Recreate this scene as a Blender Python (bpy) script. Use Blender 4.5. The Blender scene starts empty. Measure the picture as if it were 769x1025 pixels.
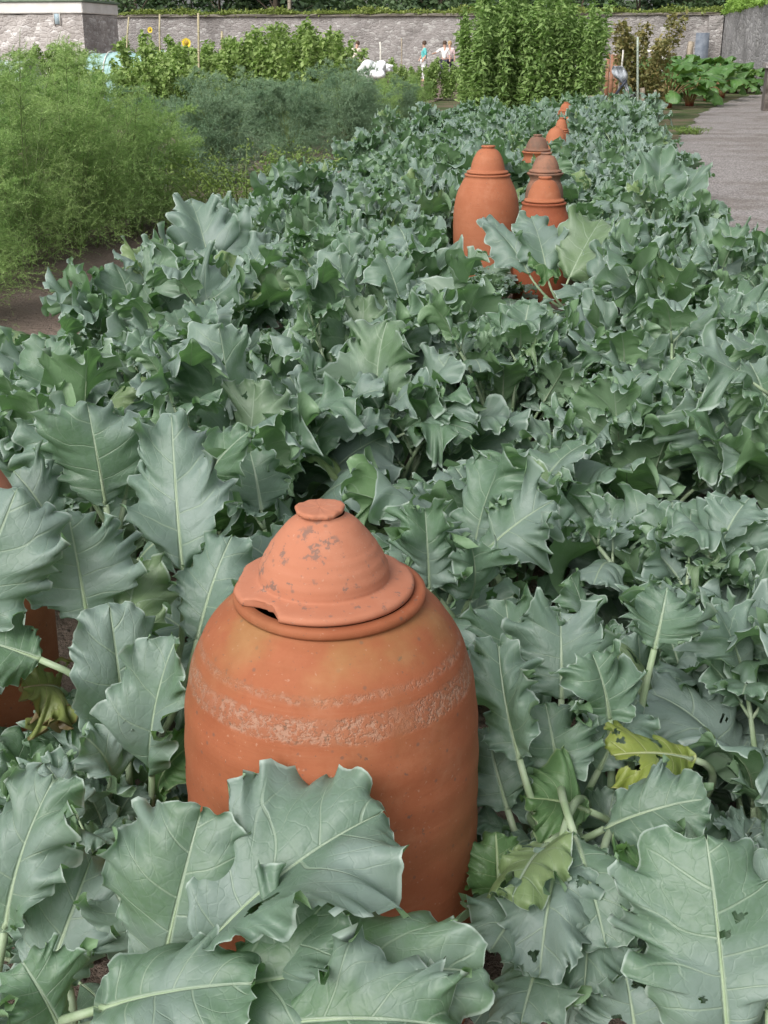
import bpy, math, random
import numpy as np
from mathutils import Vector, Matrix

C = bpy.context.scene.collection
SC = bpy.context.scene
RND = random.Random(7)
PI = math.pi

# ------------------------------------------------------------------ camera
CAM = np.array([0.0, 0.0, 1.5])
YAW, PITCH, FPX, IW, IH = math.radians(9.7), math.radians(21.74), 1170.0, 769.0, 1025.0
fwd = np.array([-math.sin(YAW) * math.cos(PITCH), math.cos(YAW) * math.cos(PITCH), -math.sin(PITCH)])
rgt = np.array([math.cos(YAW), math.sin(YAW), 0.0])
upv = np.cross(rgt, fwd)
cd = bpy.data.cameras.new('camera')
cd.sensor_width = 36.0
cd.lens = 36.0 * FPX / IH
cd.clip_end = 900.0
cd.clip_start = 0.05
cam = bpy.data.objects.new('camera', cd)
C.objects.link(cam)
cam.location = CAM
cam.rotation_euler = (PI / 2 - PITCH, 0, YAW)
SC.camera = cam


def ray(px, py):
    return fwd + rgt * ((px - IW / 2) / FPX) - upv * ((py - IH / 2) / FPX)


def at_dep(px, py, d):          # point at camera depth d
    return CAM + ray(px, py) * d


def at_y(px, py, Y):            # point on the vertical plane y = Y
    r = ray(px, py)
    return CAM + r * (Y / r[1])


def at_z(px, py, z=0.0):
    r = ray(px, py)
    return CAM + r * ((z - CAM[2]) / r[2])


def project(p):
    q = np.asarray(p, float) - CAM
    d = q @ fwd
    return IW / 2 + FPX * (q @ rgt) / d, IH / 2 - FPX * (q @ upv) / d, d


# ------------------------------------------------------------------ materials
MATS = {}


class NT:
    def __init__(self, name):
        self.m = bpy.data.materials.new(name)
        self.m.use_nodes = True
        self.t = self.m.node_tree
        self.t.nodes.clear()
        self.out = self.n('ShaderNodeOutputMaterial')
        MATS[name] = self.m

    def n(self, typ, **kw):
        nd = self.t.nodes.new(typ)
        for k, v in kw.items():
            setattr(nd, k, v)
        return nd

    def put(self, sock, val):
        if hasattr(val, 'is_linked') or isinstance(val, bpy.types.NodeSocket):
            self.t.links.new(val, sock)
        elif val is not None:
            if isinstance(val, (tuple, list)) and len(val) == 3 and sock.type == 'RGBA':
                val = (*val, 1.0)
            sock.default_value = val

    def math(self, op, a, b=None, c=None, clamp=False):
        nd = self.n('ShaderNodeMath', operation=op, use_clamp=clamp)
        self.put(nd.inputs[0], a)
        if b is not None:
            self.put(nd.inputs[1], b)
        if c is not None:
            self.put(nd.inputs[2], c)
        return nd.outputs[0]

    def mix(self, fac, a, b, blend='MIX'):
        nd = self.n('ShaderNodeMix', data_type='RGBA', blend_type=blend)
        self.put(nd.inputs[0], fac)
        self.put(nd.inputs[6], a)
        self.put(nd.inputs[7], b)
        return nd.outputs[2]

    def noise(self, vec, scale, detail=3.0, rough=0.55, dist=0.0):
        nd = self.n('ShaderNodeTexNoise')
        if vec is not None:
            self.put(nd.inputs['Vector'], vec)
        nd.inputs['Scale'].default_value = scale
        nd.inputs['Detail'].default_value = detail
        nd.inputs['Roughness'].default_value = rough
        nd.inputs['Distortion'].default_value = dist
        return nd.outputs[0]

    def voro(self, vec, scale, feature='F1', rnd=1.0):
        nd = self.n('ShaderNodeTexVoronoi', feature=feature)
        if vec is not None:
            self.put(nd.inputs['Vector'], vec)
        nd.inputs['Scale'].default_value = scale
        nd.inputs['Randomness'].default_value = rnd
        return nd

    def step(self, x, lo, hi, a=0.0, b=1.0):
        nd = self.n('ShaderNodeMapRange', interpolation_type='SMOOTHSTEP')
        self.put(nd.inputs[0], x)
        for i, v in enumerate((lo, hi, a, b)):
            self.put(nd.inputs[1 + i], v)
        return nd.outputs[0]

    def bump(self, h, strength=0.5, dist=0.01):
        nd = self.n('ShaderNodeBump')
        nd.inputs['Strength'].default_value = strength
        nd.inputs['Distance'].default_value = dist
        self.put(nd.inputs['Height'], h)
        return nd.outputs[0]

    def obj_co(self):
        return self.n('ShaderNodeTexCoord').outputs['Object']

    def attr(self, name):
        nd = self.n('ShaderNodeAttribute', attribute_name=name)
        sp = self.n('ShaderNodeSeparateXYZ')
        self.put(sp.inputs[0], nd.outputs['Vector'])
        return nd.outputs['Vector'], sp.outputs[0], sp.outputs[1], sp.outputs[2]

    def bsdf(self, col, rough=0.6, normal=None, spec=0.5, transl=0.0, tcol=None, sheen=0.0, metal=0.0):
        p = self.n('ShaderNodeBsdfPrincipled')
        self.put(p.inputs['Base Color'], col)
        self.put(p.inputs['Roughness'], rough)
        p.inputs['Specular IOR Level'].default_value = spec
        p.inputs['Metallic'].default_value = metal
        if sheen:
            p.inputs['Sheen Weight'].default_value = sheen
        if normal is not None:
            self.put(p.inputs['Normal'], normal)
        sh = p.outputs[0]
        if transl:
            tr = self.n('ShaderNodeBsdfTranslucent')
            self.put(tr.inputs[0], tcol if tcol is not None else col)
            mx = self.n('ShaderNodeMixShader')
            mx.inputs[0].default_value = transl
            self.put(mx.inputs[1], sh)
            self.put(mx.inputs[2], tr.outputs[0])
            sh = mx.outputs[0]
        self.put(self.out.inputs[0], sh)
        return self.m


def kale_material(name, top, under, vein, edge, tcol, nveins=6.0):
    t = NT(name)
    _, s, v, rn = t.attr('lf')
    lxv, lx, ly, _ = t.attr('lx')
    rnd = t.n('ShaderNodeObjectInfo').outputs['Random']
    geo = t.n('ShaderNodeNewGeometry')
    a = t.math('ABSOLUTE', s)
    nz = t.noise(lxv, 7.0, 1.5)
    # lateral veins: v = const lines bent a little
    off = t.math('MULTIPLY', t.math('SIGN', s), 0.23)
    wob = t.math('MULTIPLY', t.math('SUBTRACT', nz, 0.5), 1.0)
    vv = t.math('ADD', t.math('ADD', t.math('MULTIPLY', v, nveins), off), t.math('ADD', wob, rn))
    fr = t.math('ABSOLUTE', t.math('SUBTRACT', t.math('FRACT', vv), 0.5))
    wid = t.math('MULTIPLY_ADD', a, -0.026, 0.036)
    lat = t.math('SUBTRACT', 1.0, t.step(t.math('DIVIDE', fr, wid), 0.35, 1.3))
    lat = t.math('MULTIPLY', lat, t.math('SUBTRACT', 1.0, t.step(a, 0.55, 1.0)))
    # midrib
    mw = t.math('MULTIPLY_ADD', v, -0.0042, 0.0056)
    mid = t.math('SUBTRACT', 1.0, t.step(t.math('DIVIDE', t.math('ABSOLUTE', lx), mw), 0.5, 1.3))
    # net of fine veins
    net = t.voro(lxv, 48.0, 'DISTANCE_TO_EDGE').outputs['Distance']
    netl = t.math('SUBTRACT', 1.0, t.step(net, 0.0, 0.075))
    # forked branches off the laterals
    v2 = t.math('ADD', t.math('MULTIPLY', v, nveins * 1.9), t.math('MULTIPLY', a, -2.6))
    v2 = t.math('ADD', v2, t.math('ADD', t.math('MULTIPLY', wob, 2.2), off))
    f2 = t.math('ABSOLUTE', t.math('SUBTRACT', t.math('FRACT', v2), 0.5))
    br = t.math('SUBTRACT', 1.0, t.step(f2, 0.012, 0.045))
    br = t.math('MULTIPLY', br, t.math('MULTIPLY', t.step(a, 0.22, 0.45), t.math('SUBTRACT', 1.0, t.step(a, 0.7, 1.0))))
    lat = t.math('MAXIMUM', lat, t.math('MULTIPLY', br, 0.55))
    vm = t.math('MAXIMUM', t.math('MULTIPLY', lat, 0.55), mid)
    vmask = t.math('MAXIMUM', vm, t.math('MULTIPLY', netl, 0.05))
    big = t.noise(lxv, 5.0, 4.0)
    fine = t.noise(lxv, 120.0, 2.0)
    hue = t.math('ADD', t.math('MULTIPLY', rn, 0.55), t.math('MULTIPLY', rnd, 0.45))
    c1 = t.mix(t.step(hue, 0.1, 0.9), top[0], top[1])
    c1 = t.mix(t.math('MULTIPLY', t.step(big, 0.44, 0.62), 0.6), c1, top[2])
    c1 = t.mix(t.math('MULTIPLY', t.step(fine, 0.35, 0.8), 0.22), c1, top[2])
    sp = t.voro(lxv, 60.0).outputs['Distance']
    c1 = t.mix(t.math('MULTIPLY', t.math('SUBTRACT', 1.0, t.step(sp, 0.03, 0.07)),
                      t.step(big, 0.6, 0.66)), c1, (0.16, 0.13, 0.06))
    c1 = t.mix(t.math('MULTIPLY', t.step(t.math('FRACT', t.math('MULTIPLY', rn, 7.31)), 0.93, 0.97), 0.7), c1, (0.19, 0.27, 0.075))
    cf = t.mix(vmask, c1, vein)
    edg = t.step(t.math('ADD', a, t.math('MULTIPLY', t.math('SUBTRACT', fine, 0.5), 0.03)), 0.955, 0.985)
    cf = t.mix(t.math('MULTIPLY', edg, 0.75), cf, edge)
    cb = t.mix(t.math('MULTIPLY', vmask, 0.9), t.mix(hue, under[0], under[1]), vein)
    col = t.mix(geo.outputs['Backfacing'], cf, cb)
    h = t.math('ADD', t.math('MULTIPLY', vm, -0.5), t.math('MULTIPLY', netl, -0.07))
    h = t.math('ADD', h, t.math('MULTIPLY', t.noise(lxv, 30.0, 3.0), 0.9))
    nrm = t.bump(h, 0.55, 0.006)
    return t.bsdf(col, t.math('MULTIPLY_ADD', big, 0.2, 0.36), nrm, 0.5, 0.30, tcol)


KALE = kale_material('sea_kale_leaf',
                     ((0.105, 0.188, 0.102), (0.162, 0.236, 0.194), (0.232, 0.298, 0.278)),
                     ((0.165, 0.275, 0.135), (0.205, 0.30, 0.205)),
                     (0.31, 0.40, 0.29), (0.40, 0.49, 0.43), (0.17, 0.36, 0.10), 5.0)
YELLOW = kale_material('yellowing_leaf',
                       ((0.20, 0.26, 0.055), (0.24, 0.29, 0.06), (0.15, 0.23, 0.05)),
                       ((0.17, 0.23, 0.06), (0.17, 0.23, 0.06)),
                       (0.42, 0.46, 0.22), (0.34, 0.34, 0.14), (0.25, 0.36, 0.04))
GREENK = kale_material('dark_green_leaf',  # darker, greener leaf colour for single kale leaves
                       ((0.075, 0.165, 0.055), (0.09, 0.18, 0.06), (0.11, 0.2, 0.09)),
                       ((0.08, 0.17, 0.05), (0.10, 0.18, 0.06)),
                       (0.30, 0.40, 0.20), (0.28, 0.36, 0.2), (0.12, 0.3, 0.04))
BROWN = kale_material('withered_leaf',
                      ((0.16, 0.12, 0.05), (0.20, 0.17, 0.07), (0.11, 0.10, 0.035)),
                      ((0.15, 0.11, 0.05), (0.2, 0.16, 0.08)),
                      (0.3, 0.25, 0.14), (0.12, 0.08, 0.04), (0.14, 0.1, 0.03))
RHUB = kale_material('rhubarb_leaf',
                     ((0.05, 0.135, 0.028), (0.08, 0.19, 0.045), (0.13, 0.25, 0.08)),
                     ((0.12, 0.22, 0.07), (0.12, 0.22, 0.07)),
                     (0.28, 0.36, 0.15), (0.15, 0.28, 0.08), (0.2, 0.4, 0.05))


def stalk_material(name, c0, c1, c2):
    t = NT(name)
    co = t.obj_co()
    n = t.noise(co, 22.0, 3.0)
    col = t.mix(t.step(n, 0.35, 0.7), c0, c1)
    sx = t.n('ShaderNodeSeparateXYZ')
    t.put(sx.inputs[0], co)
    col = t.mix(t.math('SUBTRACT', 1.0, t.step(sx.outputs[2], 0.0, 0.12)), col, c2)
    return t.bsdf(col, 0.5, t.bump(t.noise(co, 90.0, 3.0), 0.3, 0.003), 0.4)


STALK = stalk_material('kale_stalk', (0.22, 0.30, 0.17), (0.30, 0.37, 0.25), (0.22, 0.22, 0.13))
RSTALK = stalk_material('rhubarb_stalk', (0.24, 0.22, 0.08), (0.25, 0.1, 0.06), (0.3, 0.08, 0.05))
GSTALK = stalk_material('green_stem', (0.11, 0.17, 0.05), (0.17, 0.22, 0.08), (0.16, 0.15, 0.07))


def small_leaf_material(name, a, b, tcol, transl=0.3):
    t = NT(name)
    _, s, v, rn = t.attr('lf')
    rnd = t.n('ShaderNodeObjectInfo').outputs['Random']
    n = t.noise(t.obj_co(), 2.2, 3.0)
    f = t.math('ADD', t.math('MULTIPLY', rn, 0.5), t.math('ADD', t.math('MULTIPLY', rnd, 0.25), t.math('MULTIPLY', n, 0.35)))
    return t.bsdf(t.mix(f, a, b), 0.55, None, 0.3, transl, tcol)


FERN = small_leaf_material('asparagus_needles', (0.13, 0.27, 0.075), (0.48, 0.62, 0.24), (0.2, 0.4, 0.06), 0.35)
FERNB = small_leaf_material('bluish_needles', (0.11, 0.205, 0.12), (0.33, 0.45, 0.29), (0.1, 0.24, 0.06), 0.3)
ARTI = small_leaf_material('tall_plant_leaf', (0.11, 0.21, 0.06), (0.33, 0.45, 0.16), (0.22, 0.40, 0.08), 0.34)
BEAN = small_leaf_material('bean_leaf', (0.16, 0.26, 0.075), (0.35, 0.45, 0.16), (0.27, 0.45, 0.09), 0.36)
COSMOS = small_leaf_material('low_herb_leaf', (0.12, 0.20, 0.045), (0.21, 0.29, 0.08), (0.2, 0.35, 0.06), 0.3)
ORANGEP = small_leaf_material('autumn_leaf', (0.07, 0.14, 0.05), (0.33, 0.26, 0.11), (0.28, 0.28, 0.06), 0.3)
TREEL = small_leaf_material('tree_leaf', (0.06, 0.11, 0.045), (0.13, 0.19, 0.09), (0.08, 0.16, 0.04), 0.25)
TREEL2 = small_leaf_material('tree_leaf_dark', (0.04, 0.08, 0.04), (0.09, 0.14, 0.07), (0.06, 0.12, 0.03), 0.2)
IVY = small_leaf_material('wall_top_leaf', (0.12, 0.18, 0.04), (0.27, 0.32, 0.09), (0.25, 0.35, 0.06), 0.3)


def bark():
    t = NT('bark')
    co = t.obj_co()
    n = t.noise(co, 6.0, 5.0, 0.6, 0.6)
    return t.bsdf(t.mix(n, (0.06, 0.045, 0.03), (0.16, 0.13, 0.10)), 0.9, t.bump(n, 0.8, 0.05), 0.2)


BARK = bark()


def simple(name, c0, c1, scale, rough=0.7, bump=0.3, bd=0.01, metal=0.0, spec=0.4):
    t = NT(name)
    co = t.obj_co()
    n = t.noise(co, scale, 5.0, 0.6)
    return t.bsdf(t.mix(t.step(n, 0.3, 0.7), c0, c1), rough, t.bump(n, bump, bd), spec, metal=metal)


WOOD = simple('weathered_wood', (0.22, 0.18, 0.13), (0.38, 0.33, 0.26), 18.0)
CANE = simple('bamboo_cane', (0.34, 0.29, 0.17), (0.48, 0.43, 0.28), 30.0)
REDWOOD = simple('rusty_brown_board', (0.22, 0.10, 0.06), (0.30, 0.15, 0.09), 10.0)
PALEPAINT = simple('pale_painted_wood', (0.55, 0.53, 0.47), (0.68, 0.66, 0.6), 14.0)
DARKPIPE = simple('dark_blue_pipe', (0.03, 0.035, 0.06), (0.06, 0.07, 0.10), 9.0, 0.4)
SILVER = simple('silver_plastic_sheet', (0.32, 0.35, 0.38), (0.55, 0.58, 0.62), 6.0, 0.35, 0.6, 0.03)
NET = simple('turquoise_net', (0.20, 0.34, 0.33), (0.34, 0.50, 0.48), 9.0, 0.8)
PALENET = simple('pale_net', (0.42, 0.52, 0.50), (0.60, 0.68, 0.66), 9.0, 0.8)
FLEECE = simple('white_fleece', (0.72, 0.73, 0.74), (0.85, 0.85, 0.86), 4.0, 0.9, 0.4, 0.05)
PETAL = simple('yellow_petal', (0.75, 0.55, 0.02), (0.8, 0.62, 0.04), 8.0, 0.6)
SLATE = simple('slate_board', (0.10, 0.12, 0.15), (0.17, 0.19, 0.22), 5.0)
BLUEW = simple('pale_blue_paint', (0.42, 0.55, 0.62), (0.52, 0.64, 0.70), 5.0)
CONC = simple('concrete_band', (0.64, 0.62, 0.58), (0.74, 0.72, 0.69), 1.6, 0.9)
SKIN = simple('skin', (0.5, 0.30, 0.22), (0.55, 0.34, 0.25), 12.0, 0.6, 0.1)
SHIRTW = simple('white_shirt', (0.72, 0.70, 0.68), (0.8, 0.78, 0.76), 6.0, 0.9)
SHIRTT = simple('turquoise_shirt', (0.10, 0.42, 0.42), (0.14, 0.5, 0.49), 6.0, 0.9)
SHIRTP = simple('pale_pink_shirt', (0.66, 0.50, 0.50), (0.75, 0.60, 0.60), 6.0, 0.9)
SHIRTC = simple('cream_shirt', (0.62, 0.56, 0.46), (0.7, 0.65, 0.55), 6.0, 0.9)
TROUSD = simple('dark_trousers', (0.03, 0.03, 0.045), (0.06, 0.06, 0.08), 6.0, 0.9)
TROUSL = simple('pale_trousers', (0.6, 0.6, 0.6), (0.7, 0.7, 0.7), 6.0, 0.9)
HAIRB = simple('brown_hair', (0.05, 0.03, 0.02), (0.10, 0.06, 0.035), 20.0, 0.7)
HAIRF = simple('fair_hair', (0.35, 0.24, 0.12), (0.42, 0.3, 0.16), 20.0, 0.7)


def ground_mats():
    t = NT('soil')
    co = t.obj_co()
    n = t.noise(co, 2.5, 6.0, 0.65)
    st = t.voro(co, 26.0)
    peb = t.math('SUBTRACT', 1.0, t.step(st.outputs['Distance'], 0.22, 0.34))
    pm = t.math('MULTIPLY', peb, t.step(t.noise(co, 9.0, 2.0), 0.52, 0.6))
    col = t.mix(n, (0.16, 0.118, 0.095), (0.33, 0.26, 0.215))
    col = t.mix(t.math('MULTIPLY', pm, 0.7), col, (0.33, 0.28, 0.25))
    col = t.mix(t.math('MULTIPLY', t.step(t.noise(co, 60.0, 3.0), 0.55, 0.75), 0.5), col, (0.06, 0.045, 0.035))
    h = t.math('ADD', t.noise(co, 18.0, 6.0, 0.7), t.math('MULTIPLY', pm, 0.4))
    t.bsdf(col, 0.95, t.bump(h, 1.0, 0.08), 0.15)
    t = NT('gravel')
    co = t.obj_co()
    v1 = t.voro(co, 55.0)
    v2 = t.voro(co, 22.0)
    n = t.noise(co, 0.9, 5.0, 0.6)
    sx = t.n('ShaderNodeSeparateColor')
    t.put(sx.inputs[0], v1.outputs['Color'])
    col = t.mix(sx.outputs[0], (0.17, 0.155, 0.148), (0.40, 0.37, 0.355))
    col = t.mix(t.math('MULTIPLY', t.step(n, 0.42, 0.62), 0.6), col, (0.17, 0.145, 0.125))
    col = t.mix(t.math('MULTIPLY', t.step(t.noise(co, 3.5, 5.0, 0.7), 0.52, 0.62), 0.35), col, (0.36, 0.335, 0.32))
    col = t.mix(t.math('MULTIPLY', t.math('SUBTRACT', 1.0, t.step(v2.outputs['Distance'], 0.1, 0.2)), 0.4), col, (0.40, 0.38, 0.37))
    h = t.math('ADD', t.math('MULTIPLY', v1.outputs['Distance'], -1.0), t.math('MULTIPLY', t.noise(co, 5.0, 4.0), 1.2))
    t.bsdf(col, 0.95, t.bump(h, 0.8, 0.02), 0.2)
    t = NT('rough_ground')
    co = t.obj_co()
    n = t.noise(co, 0.7, 6.0, 0.65)
    col = t.mix(t.step(n, 0.38, 0.62), (0.05, 0.085, 0.025), (0.15, 0.12, 0.08))
    t.bsdf(col, 0.95, t.bump(t.noise(co, 9.0, 5.0), 0.8, 0.06), 0.15)


ground_mats()


def stone_material(name, cA, cB, pale, mortar, sc=2.6):
    t = NT(name)
    co = t.obj_co()
    mp = t.n('ShaderNodeMapping')
    t.put(mp.inputs[0], co)
    mp.inputs['Scale'].default_value = (1.0, 1.0, 1.9)
    wv = t.n('ShaderNodeVectorMath', operation='ADD')
    nc = t.n('ShaderNodeTexNoise')
    t.put(nc.inputs['Vector'], co)
    nc.inputs['Scale'].default_value = 3.0
    t.put(wv.inputs[0], mp.outputs[0])
    sc_ = t.n('ShaderNodeVectorMath', operation='SCALE')
    t.put(sc_.inputs[0], nc.outputs[1])
    sc_.inputs['Scale'].default_value = 0.25
    t.put(wv.inputs[1], sc_.outputs[0])
    vec = wv.outputs[0]
    f1 = t.voro(vec, sc)
    de = t.voro(vec, sc, 'DISTANCE_TO_EDGE').outputs['Distance']
    sx = t.n('ShaderNodeSeparateColor')
    t.put(sx.inputs[0], f1.outputs['Color'])
    col = t.mix(sx.outputs[0], cA, cB)
    col = t.mix(t.math('MULTIPLY', t.step(sx.outputs[1], 0.74, 0.85), 0.8), col, pale)
    mort = t.math('MULTIPLY', t.math('SUBTRACT', 1.0, t.step(de, 0.02, 0.12)), 0.8)
    col = t.mix(mort, col, mortar)
    st = t.noise(co, 0.6, 5.0, 0.65)
    col = t.mix(t.math('MULTIPLY', t.step(st, 0.45, 0.7), 0.6), col, tuple(x * 0.55 for x in cA))
    li = t.noise(co, 5.0, 5.0, 0.7)
    col = t.mix(t.math('MULTIPLY', t.step(li, 0.56, 0.68), 0.55), col, pale)
    h = t.math('ADD', t.math('MULTIPLY', t.step(de, 0.0, 0.2), 0.5), t.math('MULTIPLY', t.noise(co, 8.0, 5.0), 1.0))
    return t.bsdf(col, 0.95, t.bump(h, 0.7, 0.05), 0.15)


STONE = stone_material('rubble_stone', (0.25, 0.23, 0.22), (0.31, 0.29, 0.28), (0.43, 0.415, 0.40), (0.29, 0.27, 0.26), 4.6)
STONE2 = stone_material('pale_rubble_stone', (0.34, 0.31, 0.29), (0.46, 0.43, 0.41), (0.66, 0.64, 0.62), (0.44, 0.41, 0.39), 3.6)
RENDERW = stone_material('grey_rendered_stone', (0.25, 0.245, 0.245), (0.30, 0.29, 0.29), (0.42, 0.41, 0.41), (0.28, 0.275, 0.275), 3.5)


def terracotta(name, base, deep, pale, speck, bands=False, soot=0.0, lidm=False):
    t = NT(name)
    co = t.obj_co()
    sx = t.n('ShaderNodeSeparateXYZ')
    t.put(sx.inputs[0], co)
    z = sx.outputs[2]
    big = t.noise(co, 3.2, 5.0, 0.6)
    med = t.noise(co, 14.0, 5.0, 0.65)
    fine = t.noise(co, 110.0, 3.0, 0.6)
    col = t.mix(t.step(big, 0.35, 0.68), base, deep)
    col = t.mix(t.math('MULTIPLY', t.step(med, 0.5, 0.75), 0.4), col, pale)
    # throwing lines: thin horizontal streaks
    mp = t.n('ShaderNodeMapping')
    t.put(mp.inputs[0], co)
    mp.inputs['Rotation'].default_value = (0.05, 0.09, 0.0)
    mp.inputs['Scale'].default_value = (2.0, 2.0, 70.0)
    streak = t.noise(mp.outputs[0], 1.0, 4.0, 0.6)
    col = t.mix(t.math('MULTIPLY', t.step(streak, 0.55, 0.75), 0.18), col, pale)
    col = t.mix(t.math('MULTIPLY', t.step(streak, 0.48, 0.28), 0.2), col, deep)
    # dark chips and soot specks
    vs = t.voro(co, 85.0)
    sxx = t.n('ShaderNodeSeparateColor')
    t.put(sxx.inputs[0], vs.outputs['Color'])
    spk = t.math('MULTIPLY', t.math('SUBTRACT', 1.0, t.step(vs.outputs['Distance'], 0.12, 0.34)), t.step(sxx.outputs[0], 0.86, 0.9))
    col = t.mix(t.math('MULTIPLY', spk, 0.55), col, speck)
    blot = t.math('MULTIPLY', t.step(t.noise(co, 42.0, 5.0, 0.65), 0.585 if lidm else 0.65, 0.63 if lidm else 0.69), t.step(t.noise(co, 7.0, 2.0), 0.46, 0.56))
    col = t.mix(t.math('MULTIPLY', blot, 0.75), col, speck)
    if soot:
        col = t.mix(t.math('MULTIPLY', t.step(t.noise(co, 7.0, 6.0, 0.7), 0.35, 0.6), soot), col, speck)
    col = t.mix(t.math('MULTIPLY', t.step(t.noise(co, 38.0, 4.0, 0.7), 0.45, 0.7), 0.35), col, deep)
    col = t.mix(t.math('MULTIPLY', t.step(t.noise(co, 150.0, 2.0, 0.6), 0.66, 0.74), 0.35), col, (0.44, 0.30, 0.22))
    col = t.mix(t.math('MULTIPLY', t.step(t.noise(co, 190.0, 2.0, 0.6), 0.68, 0.74), 0.55), col, speck)
    h = t.math('ADD', t.math('MULTIPLY', fine, 0.25), t.math('MULTIPLY', streak, 0.5))
    if bands:
        # two worn rouletted bands and algae under the collar
        wz = t.math('ADD', z, t.math('MULTIPLY', t.math('SUBTRACT', med, 0.5), 0.012))
        def band(lo, hi, e=0.004):
            return t.math('MULTIPLY', t.step(wz, lo - e, lo + e), t.math('SUBTRACT', 1.0, t.step(wz, hi - e, hi + e)))
        b = t.math('MAXIMUM', band(0.640, 0.674), t.math('MULTIPLY', band(0.690, 0.700), 0.7))
        rough = t.step(t.noise(co, 85.0, 3.0, 0.8), 0.44, 0.62)
        bm = t.math('MULTIPLY', b, t.math('MULTIPLY', rough, t.step(t.noise(co, 9.0, 3.0), 0.28, 0.55)))
        col = t.mix(t.math('MULTIPLY', b, 0.3), col, (0.26, 0.13, 0.08))
        col = t.mix(t.math('MULTIPLY', bm, 0.48), col, (0.36, 0.25, 0.185))
        bd = t.math('MULTIPLY', b, t.step(t.noise(co, 120.0, 2.0, 0.7), 0.6, 0.68))
        col = t.mix(t.math('MULTIPLY', bd, 0.7), col, (0.14, 0.08, 0.05))
        algae = t.math('MULTIPLY', t.step(z, 0.68, 0.745), t.step(t.noise(co, 7.0, 4.0), 0.42, 0.65))
        algae = t.math('MULTIPLY', algae, t.math('SUBTRACT', 1.0, t.step(z, 0.757, 0.762)))
        col = t.mix(t.math('MULTIPLY', algae, 0.4), col, (0.30, 0.20, 0.07))
        side = t.math('MULTIPLY', t.step(t.noise(co, 2.6, 4.0, 0.6), 0.46, 0.66), 0.42)
        col = t.mix(side, col, (0.20, 0.105, 0.042))
        # lime scratches
        mp2 = t.n('ShaderNodeMapping')
        t.put(mp2.inputs[0], co)
        mp2.inputs['Rotation'].default_value = (0.4, 0.35, 0.0)
        mp2.inputs['Scale'].default_value = (9.0, 9.0, 90.0)
        sc_ = t.math('MULTIPLY', t.step(t.noise(mp2.outputs[0], 1.0, 3.0, 0.7), 0.68, 0.74), t.step(t.noise(co, 6.0, 2.0), 0.5, 0.62))
        col = t.mix(t.math('MULTIPLY', sc_, 0.5), col, (0.50, 0.34, 0.25))
        h = t.math('ADD', h, t.math('MULTIPLY', bm, -0.9))
    return t.bsdf(col, 0.78, t.bump(h, 0.45, 0.004), 0.3)


TERRA = terracotta('terracotta_worn', (0.32, 0.108, 0.050), (0.24, 0.070, 0.028), (0.37, 0.165, 0.09), (0.085, 0.07, 0.06), True)
TERRAL = terracotta('terracotta_lid', (0.41, 0.168, 0.098), (0.36, 0.135, 0.074), (0.46, 0.225, 0.145), (0.13, 0.10, 0.085), False, 0.0, True)
TERRAF = terracotta('terracotta_plain', (0.36, 0.132, 0.066), (0.30, 0.10, 0.046), (0.41, 0.185, 0.105), (0.11, 0.08, 0.06))
TERRAB = terracotta('terracotta_weathered', (0.30, 0.145, 0.09), (0.23, 0.115, 0.075), (0.34, 0.22, 0.15), (0.07, 0.06, 0.05), False, 0.55)
TERRAD = terracotta('terracotta_deep', (0.27, 0.078, 0.034), (0.21, 0.055, 0.024), (0.31, 0.11, 0.056), (0.05, 0.04, 0.03))
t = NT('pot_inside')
INSIDE = t.bsdf((0.05, 0.025, 0.016), 0.95, None, 0.1)


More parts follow.
